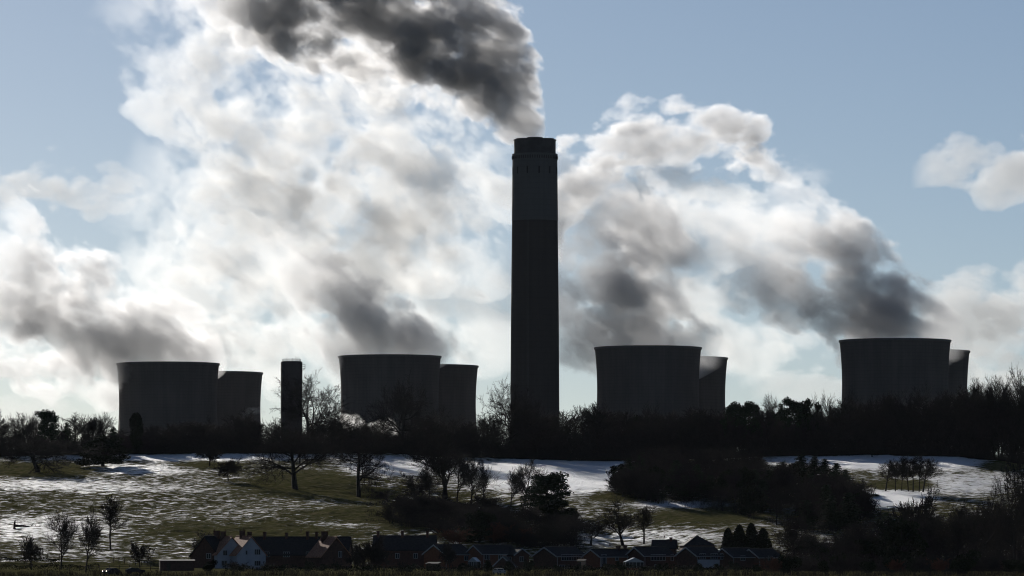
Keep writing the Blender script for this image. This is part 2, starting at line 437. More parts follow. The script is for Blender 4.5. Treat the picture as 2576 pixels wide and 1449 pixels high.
def grow(rng, H, trunk, lv, kids, ang, ratio, wob, up, r0, start=0.3, minr=0.016, lean=0.0, droop=0.0, nst=1, topk=0.75):
    minr *= 1.7
    """grow a leafless tree; returns (trunk segments, crown segments)"""
    T, Cn = [], []
    def norm(v): return v / max(np.linalg.norm(v), 1e-9)
    def branch(p, d, L, r, level):
        ns = max(2, int(5 - level)) if level else 6
        pts = [p]; q = p.copy(); dd = d.copy()
        for i in range(ns):
            dd = norm(dd + rng.randn(3) * wob * (1.0 if level else 0.35) + np.array([0, 0, up * (0.4 if level else 0.2) - droop * level * 0.06]))
            q = q + dd * L / ns; pts.append(q.copy())
        rs = np.maximum(np.linspace(r, max(r * (0.35 if level < lv else 0.5), minr * 0.7), ns + 1), minr * 0.7)
        for i in range(ns):
            (T if level == 0 else Cn).append((*pts[i], *pts[i + 1], rs[i], rs[i + 1]))
        if level >= lv: return
        nk = kids[level] if level < len(kids) else kids[-1]
        s0 = start if level == 0 else 0.2
        for k in range(nk):
            f = s0 + (1 - s0) * (k + rng.rand() * 0.9) / nk
            if k == nk - 1: f = 1.0
            f = min(f, 1.0)
            i = min(int(f * ns), ns - 1); fr = f * ns - i
            bp = pts[i] * (1 - fr) + pts[i + 1] * fr
            axis = norm(pts[i + 1] - pts[i])
            rv = rng.randn(3); rv -= axis * rv.dot(axis); rv = norm(rv)
            a_ = math.radians(ang[min(level, len(ang) - 1)]) * (0.7 + 0.6 * rng.rand()) * (0.45 if f >= 1.0 else 1)
            nd = norm(axis * math.cos(a_) + rv * math.sin(a_) + np.array([0, 0, up * 0.3]))
            ln = L * ratio[min(level, len(ratio) - 1)] * (0.65 + 0.5 * rng.rand()) * (1.0 if level else (1.1 - 0.45 * (f - s0) / max(1 - s0, .1)))
            branch(bp, nd, ln, max(rs[i] * (1 - fr) + rs[i + 1] * fr, minr) * (0.62 if f < 1 else 0.85), level + 1)
    for s in range(nst):
        d = norm(np.array([lean, 0, 1.0]) + rng.randn(3) * (0.05 if nst == 1 else 0.35) * np.array([1, 1, 0.2]))
        branch(np.array([rng.randn() * 0.3 * (nst > 1), rng.randn() * 0.3 * (nst > 1), -0.3]), d, H * trunk * (1 if nst == 1 else 0.7 + 0.4 * rng.rand()), r0 * (1 if nst == 1 else 0.6), 0)
    return T, Cn

PROTO = {}      # kind -> (name, [(part, mesh, material)], height, half width)
def add_proto(kind, name, parts):
    co = np.concatenate([np.array([v.co[:] for v in me.vertices]) if len(me.vertices) < 100 else _co(me) for _, me, _ in parts])
    h = np.percentile(co[:, 2], 97.5 if 'tree' in name and name == 'bare_tree' else 99.5); hw = np.percentile(np.abs(co[:, 0]), 94)
    for _, me, mt in parts: me.materials.append(mt)
    PROTO[kind] = (name, parts, float(h), float(hw))
def _co(me):
    a = np.zeros(len(me.vertices) * 3, dtype=np.float32); me.vertices.foreach_get('co', a); return a.reshape(-1, 3)
def bare(kind, seed, mat=None, **kw):
    rng = np.random.RandomState(seed); T, Cn = grow(rng, **kw)
    add_proto(kind, 'bare_tree', [('trunk', tubes('trunk', T, 6), M_BARK), ('crown', tubes('crown', Cn, 3), mat or M_TWIG)])
def bush(kind, seed, mat=None, **kw):
    rng = np.random.RandomState(seed); T, Cn = grow(rng, **kw)
    add_proto(kind, 'bare_shrub', [('shrub', tubes('shrub', T + Cn, 3), mat or M_TWIG)])
OAK = dict(H=13, trunk=0.62, lv=5, kids=[9, 7, 6, 5, 4], ang=[62, 52, 48, 45, 45], ratio=[0.80, 0.60, 0.58, 0.55, 0.55], wob=0.24, up=0.10, r0=0.55, start=0.34)
for k, sd_ in enumerate((3, 14, 27)): bare('oak%d' % k, sd_, **OAK)
ASH = dict(H=14, trunk=0.80, lv=4, kids=[15, 9, 7, 6], ang=[40, 36, 36, 38], ratio=[0.52, 0.55, 0.52, 0.55], wob=0.11, up=0.16, r0=0.30, start=0.25)
for k, sd_ in enumerate((5, 8, 31, 44)): bare('ash%d' % k, sd_, **ASH)
SLIM = dict(H=14, trunk=0.92, lv=4, kids=[18, 8, 6, 5], ang=[34, 36, 36, 38], ratio=[0.30, 0.5, 0.52, 0.55], wob=0.09, up=0.15, r0=0.20, start=0.35)
for k, sd_ in enumerate((9, 21, 37)): bare('slim%d' % k, sd_, **SLIM)
WIDE = dict(H=9, trunk=0.55, lv=5, kids=[8, 6, 6, 5, 4], ang=[68, 52, 48, 45, 45], ratio=[0.95, 0.6, 0.55, 0.55, 0.5], wob=0.2, up=0.05, r0=0.36, start=0.42)
for k, sd_ in enumerate((12, 19)): bare('wide%d' % k, sd_, **WIDE)
ROUND = dict(H=7, trunk=0.55, lv=5, kids=[10, 7, 6, 5, 4], ang=[52, 50, 46, 45, 45], ratio=[0.75, 0.6, 0.55, 0.55, 0.5], wob=0.18, up=0.08, r0=0.2, start=0.3, minr=0.02)
for k, sd_ in enumerate((2, 6)): bare('round%d' % k, sd_, **ROUND)
VEE = dict(H=12, trunk=0.35, lv=5, kids=[6, 7, 6, 5, 4], ang=[30, 34, 36, 38, 40], ratio=[1.6, 0.5, 0.5, 0.52, 0.55], wob=0.10, up=0.16, r0=0.34, start=0.5)
for k, sd_ in enumerate((4, 18)): bare('vee%d' % k, sd_, **VEE)
BUSH = dict(H=4.5, trunk=0.8, lv=3, kids=[9, 7, 6], ang=[40, 42, 45], ratio=[0.5, 0.5, 0.5], wob=0.15, up=0.08, r0=0.08, start=0.1, minr=0.018, nst=7)
for k, sd_ in enumerate((1, 10)): bush('bush%d' % k, sd_, **BUSH)
bush('rust', 15, M_RUST, **BUSH)

def blobs_pts(rng, blobs, per):
    out = []
    for c, r, sq in blobs:
        n = int(per * r * r)
        v = rng.randn(n, 3); v /= np.linalg.norm(v, axis=1, keepdims=True)
        q = v * (rng.rand(n, 1) ** 0.45) * r * np.array([1, 1, sq]); out.append(q + np.array(c))
    return np.concatenate(out)
def scots(kind, seed, H=13):
    rng = np.random.RandomState(seed); T = []; Cn = []; bl = []
    p = np.array([0, 0, -0.3]); 
    for i in range(7):
        q = p + np.array([rng.randn() * 0.16, rng.randn() * 0.16, H * 0.92 / 7]); T.append((*p, *q, 0.26 - 0.028 * i, 0.26 - 0.028 * (i + 1))); p = q
        if i >= 2:
            for k in range(6):
                a = (k + rng.rand()) * PI / 3; L = (2.6 if i < 5 else 1.8) * (0.6 + 0.7 * rng.rand()) * H / 13
                e = p + np.array([math.cos(a) * L, math.sin(a) * L, 0.25 + rng.rand() * 1.8]); Cn.append((*p, *e, 0.09, 0.04))
                bl.append((e, (0.8 + 0.7 * rng.rand()) * H / 13, 0.75)); m_ = p * 0.45 + e * 0.55; bl.append((m_ + np.array([0, 0, 0.3]), 0.95 * H / 13, 0.8))
    bl.append((p + np.array([0, 0, 0.3]), 1.0 * H / 13, 0.8))
    lf = leaves('needles', blobs_pts(rng, bl, 120), 0.24, rng)
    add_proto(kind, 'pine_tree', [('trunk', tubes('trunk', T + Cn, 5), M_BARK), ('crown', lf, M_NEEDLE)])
for k, sd_ in enumerate((3, 7, 12)): scots('pine%d' % k, sd_)
def spruce(kind, seed, H=12, wid=2.4, per=1.0):
    rng = np.random.RandomState(seed); T = [(0, 0, -0.3, 0, 0, H, 0.2, 0.03)]; pts = []
    z = 0.8
    while z < H:
        f = 1 - z / H; L0 = wid * (0.12 + f ** 0.8)
        for k in range(8):
            a = rng.rand() * 2 * PI; L = L0 * (0.55 + 0.65 * rng.rand()); n = int(26 * L * per) + 5
            t = rng.rand(n) ** 0.7
            q = np.stack([np.cos(a) * L * t, np.sin(a) * L * t, z + 0.10 * L - 0.35 * t * L + 0.0 * t], 1) + rng.randn(n, 3) * np.array([0.16, 0.16, 0.1]) * (0.6 + 0.4 * L)
            pts.append(q)
        z += 0.42
    lf = leaves('needles', np.concatenate(pts), 0.20, rng, 0.3)
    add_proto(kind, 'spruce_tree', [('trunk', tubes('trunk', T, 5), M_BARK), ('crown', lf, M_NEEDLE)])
spruce('spruce0', 2); spruce('spruce1', 9, 12, 2.0); spruce('spruce2', 13, 11, 2.8)
def cypress(kind, seed, H=9, r=1.3, flat=False):
    rng = np.random.RandomState(seed); n = 7000
    z = rng.rand(n) * H; f = z / H
    prof = r * np.minimum(1.0, 0.8 + 0.3 * f) * np.where(f > 0.82, np.sqrt(np.maximum(1 - ((f - 0.82) / 0.18) ** 2, 0)) * (0.85 if flat else 1) + 0.05, 1.0)
    if not flat: prof = r * (np.sin(np.clip(f * 0.93 + 0.07, 0, 1) * PI) ** 0.55) * (1.0 - 0.35 * f)
    a = rng.rand(n) * 2 * PI; lump = 1 + 0.16 * np.sin(3 * a + z * 1.7) + 0.1 * np.sin(5 * a - z * 2.9)
    q = prof * lump * rng.rand(n) ** 0.3
    pts = np.stack([q * np.cos(a), q * np.sin(a), z], 1) + rng.randn(n, 3) * 0.08
    lf = leaves('foliage', pts, 0.22, rng)
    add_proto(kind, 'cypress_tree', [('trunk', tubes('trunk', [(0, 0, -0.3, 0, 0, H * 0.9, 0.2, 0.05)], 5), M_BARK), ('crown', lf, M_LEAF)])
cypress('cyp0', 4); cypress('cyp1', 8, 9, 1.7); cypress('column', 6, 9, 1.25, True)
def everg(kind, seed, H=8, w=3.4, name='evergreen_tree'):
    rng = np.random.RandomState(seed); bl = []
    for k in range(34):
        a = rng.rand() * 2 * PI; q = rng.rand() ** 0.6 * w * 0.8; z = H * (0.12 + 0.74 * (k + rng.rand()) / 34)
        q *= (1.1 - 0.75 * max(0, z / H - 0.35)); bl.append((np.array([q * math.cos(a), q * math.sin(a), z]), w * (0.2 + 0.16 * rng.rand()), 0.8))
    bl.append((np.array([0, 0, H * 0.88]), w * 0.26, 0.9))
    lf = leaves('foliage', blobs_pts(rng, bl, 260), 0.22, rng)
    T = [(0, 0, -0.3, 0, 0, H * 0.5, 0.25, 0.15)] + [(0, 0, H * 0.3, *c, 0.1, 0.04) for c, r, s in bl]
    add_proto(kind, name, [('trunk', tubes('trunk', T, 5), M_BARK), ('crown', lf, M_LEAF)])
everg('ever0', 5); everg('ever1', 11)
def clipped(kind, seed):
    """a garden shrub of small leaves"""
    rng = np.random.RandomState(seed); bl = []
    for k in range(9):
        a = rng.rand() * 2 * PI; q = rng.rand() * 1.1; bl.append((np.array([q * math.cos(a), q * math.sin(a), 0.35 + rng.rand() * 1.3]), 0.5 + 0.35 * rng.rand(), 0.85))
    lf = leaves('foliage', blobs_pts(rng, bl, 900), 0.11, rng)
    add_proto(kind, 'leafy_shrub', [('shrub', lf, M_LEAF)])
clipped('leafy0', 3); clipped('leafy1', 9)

NT = 0
def plant(kind, px, d, top_py, label, cat=None, group=None, half=None, sink=0.0, base_z=None):
    """stand a copy of a kind on the ground at (px, d), its top at photo row top_py; half = half width in photo px"""
    global NT
    NT += 1
    name, parts, h0, hw0 = PROTO[kind]
    x = (px - HX) / F * d; z = ground_z(x, d) - sink if base_z is None else base_z
    h = CZ + (HY - top_py) / F * d - z; s = h / h0
    rnd = random.Random(NT * 77 + 5)
    sw = s * rnd.uniform(0.9, 1.12) if half is None else half * d / F / hw0
    rz = rnd.uniform(0, 6.28)
    cat = cat or {'bare_tree': 'tree', 'bare_shrub': 'shrub', 'leafy_shrub': 'shrub'}.get(name, 'tree')
    if len(parts) == 1:
        root = bpy.data.objects.new(name, parts[0][1]); COL.objects.link(root)
    else:
        root = bpy.data.objects.new(name, None); COL.objects.link(root); root.empty_display_size = 1
        for part, me, mt in parts:
            c = bpy.data.objects.new(part, me); COL.objects.link(c); c.parent = root
    root.location = (x, d, z); root.rotation_euler = (0, 0, rz); root.scale = (sw, sw, s)
    tag(root, label, cat, group)
    return root
def on(kind, px, base_py, top_py, label, **kw):
    return plant(kind, px, on_slope(px, base_py), top_py, label, **kw)
# ------------------------------------------------------------------ planting: single trees of the pasture
on('wide0', 95, 1188, 1103, 'low wide crowned bare tree alone at the left end of the snowy pasture', half=62)
on('ever0', 258, 1174, 1098, 'dense rounded dark tree on the pasture below the crest pines', half=52)
on('round0', 527, 1174, 1118, 'small round bare tree just under the crest, below the pair of towers', half=32)
on('round1', 574, 1211, 1160, 'little dense round tree in the open middle of the pasture', half=24)
on('oak1', 743, 1230, 1085, 'large dark spreading tree standing below the slim round tower', half=95)
on('oak2', 902, 1250, 1078, 'tall bare pasture tree with a long straight trunk, below the second tower pair', half=66)
on('vee0', 1119, 1254, 1120, 'big forked bare tree at the upper edge of the wooded hollow', half=85)
on('bush0', 1050, 1252, 1190, 'rounded leafless thicket beside the big forked tree', half=34)
on('ash1', 1315, 1285, 1165, 'bare round headed tree on the slope below the tall chimney', half=46)
on('ash2', 1285, 1275, 1190, 'smaller bare tree tucked against the round headed tree below the chimney', half=26)
on('pine1', 1378, 1320, 1192, 'dark pine leaning out of the hollow below the tall chimney', half=50)
on('ever1', 1402, 1335, 1262, 'dark bushy evergreen at the foot of the leaning pine', half=40)
on('vee1', 1567, 1372, 1268, 'many stemmed bare tree behind the modern houses', half=46)
on('slim1', 1620, 1370, 1275, 'thin bare tree with a kinked stem beside the many stemmed tree', half=26)
on('vee0', 1486, 1372, 1308, 'short forked bare tree next to the snowy gap behind the houses', half=34)
on('ever0', 1206, 1365, 1288, 'black pointed evergreen rising behind the gabled houses', half=34)
on('rust', 1252, 1366, 1316, 'russet leafless bush beside the black pointed evergreen', half=26)
on('rust', 1150, 1368, 1330, 'reddish twiggy bush behind the roof with the first white bargeboard', half=30)
on('rust', 1310, 1368, 1328, 'faint reddish bush between the evergreen and the hollow', half=24)
for k, (px, b, t, h, w_) in enumerate(((2228, 1235, 1160, 16, 'the one standing apart at its open side'), (2252, 1237, 1163, 10, 'the thinnest one'), (2268, 1236, 1155, 12, 'second of its thin middle stems'),
                                      (2285, 1237, 1152, 12, 'in the middle of its close stems'), (2297, 1238, 1148, 14, 'the tallest one'), (2312, 1238, 1152, 14, 'beside the tallest'), (2322, 1238, 1158, 18, 'the thick one closing the row'))):
    on('slim%d' % (k % 3), px, b, t, 'slender grove tree on the snowy field, ' + w_, half=h * 1.35, group='slender trees of the grove')
on('round1', 2194, 1150, 1098, 'lone little tree on the crest above the snowy field under the biggest towers', half=24)
# bottom left
on('ash0', 154, 1432, 1298, 'dark bare tree by the field hedge, left one of a close pair', half=38)
on('ash3', 215, 1440, 1290, 'dark bare tree by the field hedge, right one of a close pair', half=38)
on('slim0', 278, 1383, 1255, 'tall narrow bare tree by the wooden fence', half=26)
on('round0', 79, 1434, 1355, 'small bare tree in the dim meadow at the lower corner', half=24)
on('round1', 352, 1428, 1370, 'small bare tree near the shed, beside the wooden fence', half=22)
on('bush1', 512, 1392, 1338, 'round leafless bush behind the gable of the brick cottage', half=28)

# ------------------------------------------------------------------ the crest
r_ = random.Random(3)
def crest(kind, px, top, label, group=None, half=None, dd=None, **kw):
    return plant(kind, px, 1603 + (dd if dd is not None else r_.uniform(2, 40)), top, label, group=group, half=half, **kw)
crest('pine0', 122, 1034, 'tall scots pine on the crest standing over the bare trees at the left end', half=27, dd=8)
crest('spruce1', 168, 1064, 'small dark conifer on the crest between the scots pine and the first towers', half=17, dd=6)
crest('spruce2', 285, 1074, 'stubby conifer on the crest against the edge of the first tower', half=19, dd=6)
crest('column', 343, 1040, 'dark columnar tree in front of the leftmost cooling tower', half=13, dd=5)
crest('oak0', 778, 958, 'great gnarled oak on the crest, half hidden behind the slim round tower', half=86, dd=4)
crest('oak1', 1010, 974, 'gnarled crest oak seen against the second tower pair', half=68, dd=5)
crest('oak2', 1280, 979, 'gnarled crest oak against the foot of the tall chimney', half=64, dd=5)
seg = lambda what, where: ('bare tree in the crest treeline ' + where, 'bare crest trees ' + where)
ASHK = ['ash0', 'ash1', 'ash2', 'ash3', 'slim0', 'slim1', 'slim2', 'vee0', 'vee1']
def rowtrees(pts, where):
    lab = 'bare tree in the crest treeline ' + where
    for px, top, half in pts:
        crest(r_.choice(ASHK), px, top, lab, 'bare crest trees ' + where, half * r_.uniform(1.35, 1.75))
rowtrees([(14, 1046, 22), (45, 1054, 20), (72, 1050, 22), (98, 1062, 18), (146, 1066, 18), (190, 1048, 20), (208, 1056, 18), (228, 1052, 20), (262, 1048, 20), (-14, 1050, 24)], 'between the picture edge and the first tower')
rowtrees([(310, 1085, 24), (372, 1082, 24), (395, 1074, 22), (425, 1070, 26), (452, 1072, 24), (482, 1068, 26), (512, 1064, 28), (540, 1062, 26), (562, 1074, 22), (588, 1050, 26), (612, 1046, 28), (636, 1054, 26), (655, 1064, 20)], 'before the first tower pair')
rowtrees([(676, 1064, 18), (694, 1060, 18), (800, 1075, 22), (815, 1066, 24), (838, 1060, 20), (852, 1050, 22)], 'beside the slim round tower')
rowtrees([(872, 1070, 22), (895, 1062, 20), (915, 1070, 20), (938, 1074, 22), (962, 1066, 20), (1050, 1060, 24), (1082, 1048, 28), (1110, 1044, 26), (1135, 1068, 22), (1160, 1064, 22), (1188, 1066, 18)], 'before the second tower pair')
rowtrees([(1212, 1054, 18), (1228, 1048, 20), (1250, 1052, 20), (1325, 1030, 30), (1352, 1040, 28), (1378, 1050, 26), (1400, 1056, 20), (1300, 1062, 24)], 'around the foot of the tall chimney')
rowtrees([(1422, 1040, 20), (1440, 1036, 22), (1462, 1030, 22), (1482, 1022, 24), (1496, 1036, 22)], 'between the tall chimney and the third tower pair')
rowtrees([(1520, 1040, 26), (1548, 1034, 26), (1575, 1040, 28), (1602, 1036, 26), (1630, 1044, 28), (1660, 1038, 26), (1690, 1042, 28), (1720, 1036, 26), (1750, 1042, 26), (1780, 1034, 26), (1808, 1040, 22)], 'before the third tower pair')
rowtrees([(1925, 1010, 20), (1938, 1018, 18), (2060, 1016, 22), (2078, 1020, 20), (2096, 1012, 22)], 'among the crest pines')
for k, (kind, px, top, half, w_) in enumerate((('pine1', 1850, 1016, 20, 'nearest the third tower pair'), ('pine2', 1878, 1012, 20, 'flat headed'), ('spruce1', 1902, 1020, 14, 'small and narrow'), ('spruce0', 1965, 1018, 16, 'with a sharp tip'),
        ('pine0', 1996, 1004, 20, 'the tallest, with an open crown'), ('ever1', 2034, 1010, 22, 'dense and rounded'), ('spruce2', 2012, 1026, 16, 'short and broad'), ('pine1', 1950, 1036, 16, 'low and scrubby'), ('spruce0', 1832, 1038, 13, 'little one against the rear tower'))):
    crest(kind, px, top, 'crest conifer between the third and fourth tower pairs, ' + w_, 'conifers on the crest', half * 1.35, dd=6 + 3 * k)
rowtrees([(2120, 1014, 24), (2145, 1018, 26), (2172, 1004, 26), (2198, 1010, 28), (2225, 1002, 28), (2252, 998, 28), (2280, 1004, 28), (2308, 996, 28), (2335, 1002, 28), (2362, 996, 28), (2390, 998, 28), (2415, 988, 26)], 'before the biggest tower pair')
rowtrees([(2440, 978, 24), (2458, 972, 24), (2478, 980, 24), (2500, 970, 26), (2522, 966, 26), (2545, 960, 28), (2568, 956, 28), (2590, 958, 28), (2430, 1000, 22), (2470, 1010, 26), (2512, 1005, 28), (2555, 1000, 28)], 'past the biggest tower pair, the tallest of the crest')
# dense under-storey of the crest: thorn bushes
def lab_at(px):
    for lim, w_ in ((300, 'before the open sky at its left end'), (660, 'below the first tower pair'), (850, 'below the slim round tower'), (1200, 'below the second tower pair'), (1415, 'below the tall chimney'), (1500, 'in the gap past the chimney'),
                    (1830, 'below the third tower pair'), (2110, 'under the crest pines'), (2440, 'below the biggest tower pair'), (9999, 'at its right end')):
        if px < lim: return w_
px = -20
while px < 2600:
    w_ = lab_at(px)
    tp = np.interp(px, [0, 650, 900, 1200, 1500, 1700, 1900, 2100, 2300, 2450, 2576], [1098, 1092, 1090, 1092, 1085, 1070, 1072, 1062, 1050, 1040, 1040]) + r_.uniform(-8, 10)
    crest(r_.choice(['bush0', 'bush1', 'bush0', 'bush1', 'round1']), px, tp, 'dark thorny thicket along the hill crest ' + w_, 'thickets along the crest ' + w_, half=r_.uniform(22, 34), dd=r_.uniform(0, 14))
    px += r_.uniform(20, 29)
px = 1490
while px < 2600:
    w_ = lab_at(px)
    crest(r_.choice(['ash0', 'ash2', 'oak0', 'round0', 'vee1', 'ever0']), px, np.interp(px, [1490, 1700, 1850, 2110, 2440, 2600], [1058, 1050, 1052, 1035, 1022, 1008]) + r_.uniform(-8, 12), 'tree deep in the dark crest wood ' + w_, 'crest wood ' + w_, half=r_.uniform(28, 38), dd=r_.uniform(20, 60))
    px += r_.uniform(34, 48)

# ------------------------------------------------------------------ undergrowth
def undergrowth(name, label, spots, seed, hgt):
    """brambles and saplings nobody could count: one object"""
    rng = np.random.RandomState(seed); segs = []
    for x, d, hh in spots:
        z = ground_z(x, d)
        for k in range(9):
            b = np.array([x + rng.randn() * 0.8, d + rng.randn() * 0.8, z - 0.1]); t = b + np.array([rng.randn() * 0.5, rng.randn() * 0.5, hh * (0.4 + 0.7 * rng.rand())])
            segs.append((*b, *t, 0.035, 0.012))
            for j in range(6):
                f = 0.15 + 0.8 * rng.rand(); p = b + (t - b) * f; q = p + rng.randn(3) * np.array([0.45, 0.45, 0.35]) * hh * 0.4
                segs.append((*p, *q, 0.025, 0.012))
    o = link(name, tubes(name, segs, 3), M_TWIG); tag(o, label, 'undergrowth', None, 'stuff')
rng0 = np.random.RandomState(8)
sp = []
for k in range(2600):
    px_ = rng0.uniform(-40, 2620); d = 1603 + rng0.rand() * 16; sp.append(((px_ - HX) / F * d, d, rng0.uniform(2.5, 5.0)))
undergrowth('undergrowth', 'dark bramble and sapling tangle under the crest trees', sp, 4, 4)
# ------------------------------------------------------------------ the village
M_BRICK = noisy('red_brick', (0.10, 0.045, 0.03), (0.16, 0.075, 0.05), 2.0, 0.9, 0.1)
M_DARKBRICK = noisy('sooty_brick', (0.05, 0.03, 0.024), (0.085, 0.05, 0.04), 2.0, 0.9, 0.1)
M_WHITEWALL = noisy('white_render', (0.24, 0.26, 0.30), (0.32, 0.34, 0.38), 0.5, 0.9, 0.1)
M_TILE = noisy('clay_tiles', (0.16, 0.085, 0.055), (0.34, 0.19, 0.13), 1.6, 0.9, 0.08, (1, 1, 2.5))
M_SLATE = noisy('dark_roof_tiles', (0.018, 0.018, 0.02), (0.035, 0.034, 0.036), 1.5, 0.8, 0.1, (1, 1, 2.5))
M_TRIM = noisy('white_paint', (0.20, 0.21, 0.23), (0.26, 0.27, 0.29), 0.6, 0.6, 0.3)
M_WOOD = noisy('weathered_wood', (0.035, 0.028, 0.022), (0.065, 0.052, 0.04), 3.0, 0.95, 0.05)
M_PANEL = noisy('buff_boards', (0.35, 0.24, 0.17), (0.45, 0.32, 0.23), 1.0, 0.8, 0.2)
M_GLASS, _n, _p = mat_new('window_glass'); _p.inputs['Base Color'].default_value = (0.015, 0.018, 0.022, 1); _p.inputs['Roughness'].default_value = 0.2; _p.inputs['Specular IOR Level'].default_value = 0.2
M_POT = noisy('chimney_pot', (0.09, 0.05, 0.035), (0.13, 0.07, 0.05), 2.0)

def window(parent, mat, face, u, z, w, h, off, n=2):
    """a framed window on a face; face = (origin, along, normal); child pane"""
    o, a, nn = face
    c = o + a * u + nn * off
    m = MB(); t = 0.09
    def bx(u0, u1, z0, z1, d0, d1, mb):
        P = [c + a * uu + nn * dd + Vector((0, 0, zz)) for dd in (d0, d1) for (uu, zz) in ((u0, z0), (u1, z0), (u1, z1), (u0, z1))]
        i = len(mb.v); mb.v += [tuple(p) for p in P]
        mb.f += [tuple(i + k for k in q) for q in ((0,1,2,3),(7,6,5,4),(0,4,5,1),(1,5,6,2),(2,6,7,3),(3,7,4,0))]
    bx(-w/2, w/2, z, z + t, 0, 0.10, m); bx(-w/2, w/2, z + h - t, z + h, 0, 0.10, m)
    for k in range(n + 1):
        uc = -w/2 + t/2 + (w - t) * k / n
        bx(uc - t/2, uc + t/2, z + t, z + h - t, 0, 0.095, m)
    fr = m.build('window', M_TRIM, parent)
    g = MB(); bx(-w/2 + t, w/2 - t, z + t, z + h - t, 0.01, 0.05, g); g.build('pane', M_GLASS, fr)

def chimney_stack(parent, x, y, z0, z1, w=0.9, d=0.6, pots=2):
    m = MB(); m.box(x - w/2, x + w/2, y - d/2, y + d/2, z0, z1 - 0.25); m.box(x - w/2 - 0.07, x + w/2 + 0.07, y - d/2 - 0.07, y + d/2 + 0.07, z1 - 0.25, z1)
    c = m.build('chimney_stack', M_DARKBRICK, parent)
    for k in range(pots):
        px_ = x + (k - (pots - 1) / 2) * w * 0.5
        p = MB(); p.lathe([(0.13, z1), (0.11, z1 + 0.5), (0.08, z1 + 0.5), (0.08, z1)], 10); p.build('chimney_pot', M_POT, c)

def house(name, label, apex_px, apex_py, d, w, l, yaw, rise, wall, roof, front=(), side=(), stacks=(), barge=True, cat='house', base_py=None, group=None, side_bands=(), left=(), hip=False, dormers=0, porch=False):
    """gabled house; the front gable's apex stands at photo pixel (apex_px, apex_py) and distance d.
    local: x across the gable (w), y along the ridge (front gable at -l/2), yaw turns it. rise = roof height"""
    A = W(apex_px, apex_py, d); c, s = math.cos(yaw), math.sin(yaw)
    ox, oy = A.x - s * l / 2, A.y + c * l / 2           # front gable apex at R*(0,-l/2) = (s*l/2, -c*l/2)
    zg = min(ground_z(ox, oy), ground_z(A.x, A.y)) - 0.3
    H = A.z - zg; E = H - rise
    root = empty(name, (ox, oy, zg), yaw); tag(root, label, cat, group)
    m = MB()
    if hip: m.box(-w/2, w/2, -l/2, l/2, 0, E)
    else: m.prism([(-w/2, 0), (w/2, 0), (w/2, E), (0, H - 0.12), (-w/2, E)], 'y', -l/2, l/2)
    m.build('wall', wall, root)
    m = MB(); ov = 0.35; t = 0.22
    if hip:
        e = 0.4; b = [(-w/2 - e, -l/2 - e, E), (w/2 + e, -l/2 - e, E), (w/2 + e, l/2 + e, E), (-w/2 - e, l/2 + e, E)]
        q = max(l - w, 0.4) / 2; a1, a2 = (0, -q, H), (0, q, H)
        m.quad(b[0], b[1], a1); m.quad(b[2], b[3], a2); m.quad(b[1], b[2], a2, a1); m.quad(b[3], b[0], a1, a2); m.quad(*reversed(b))
        rf = m.build('roof', roof, root)
    else:
        k = rise / (w / 2); xo = w/2 + ov; zo = E - ov * k
        for sg in (-1, 1):
            m.prism([(0.0, H), (sg * xo, zo), (sg * xo, zo + t), (0.0, H + t)], 'y', -l/2 - ov, l/2 + ov)
        rf = m.build('roof', roof, root)
        m = MB(); m.bar((0, -l/2 - ov, H + t + 0.02), (0, l/2 + ov, H + t + 0.02), 0.13, 6); m.build('ridge', roof, rf)
        if barge:
            m = MB()
            for sg in (-1, 1):
                m.prism([(0.0, H - 0.12), (sg * xo, zo - 0.12), (sg * xo, zo + t + 0.03), (0.0, H + t + 0.03)], 'y', -l/2 - ov - 0.06, -l/2 - ov - 0.003)
            m.build('bargeboard', M_TRIM, root)
            m = MB(); m.box(xo + 0.003, xo + 0.12, -l/2 - ov, l/2 + ov, zo - 0.05, zo + 0.14); m.build('gutter', M_TRIM, root)
            m = MB(); m.bar((w/2 + 0.08, -l/2 + 0.25, 0), (w/2 + 0.08, -l/2 + 0.25, E - 0.2), 0.05, 6); m.build('downpipe', M_TRIM, root)
    FR = (Vector((0, -l/2, 0)), Vector((1, 0, 0)), Vector((0, -1, 0)))
    SD = (Vector((w/2, 0, 0)), Vector((0, 1, 0)), Vector((1, 0, 0)))
    LF = (Vector((-w/2, 0, 0)), Vector((0, -1, 0)), Vector((-1, 0, 0)))
    for (u, z, ww, hh, n) in front: window(root, M_TRIM, FR, u, z, ww, hh, 0.003, n)
    for (u, z, ww, hh, n) in side: window(root, M_TRIM, SD, u, z, ww, hh, 0.003, n)
    for (u, z, ww, hh, n) in left: window(root, M_TRIM, LF, u, z, ww, hh, 0.003, n)
    for (u0, u1, z0, z1, mt) in side_bands:
        m = MB(); m.box(w/2 + 0.002, w/2 + 0.07, u0, u1, z0, z1); m.build('cladding', mt, root)
    for (x, y, ht, ww) in stacks:
        chimney_stack(root, x, y, H - 0.15 - abs(x) * (rise / (w/2)) - 0.3, H + ht, ww)
    if porch:
        m = MB(); m.prism([(0.6, 2.2), (2.9, 2.2), (1.75, 3.1)], 'y', -l/2 - 1.3, -l/2 - 0.002); pr = m.build('porch', roof, root)
        m = MB()
        for x in (0.75, 2.75): m.box(x - 0.06, x + 0.06, -l/2 - 1.25, -l/2 - 1.13, 0, 2.2)
        m.build('porch_post', M_TRIM, pr)
        m = MB(); m.box(1.25, 2.2, -l/2 - 0.06, -l/2 - 0.002, 0.3, 2.15); m.build('door', M_DARKBRICK, root)
    return root, H, E

DV = 1150.0
R = math.radians
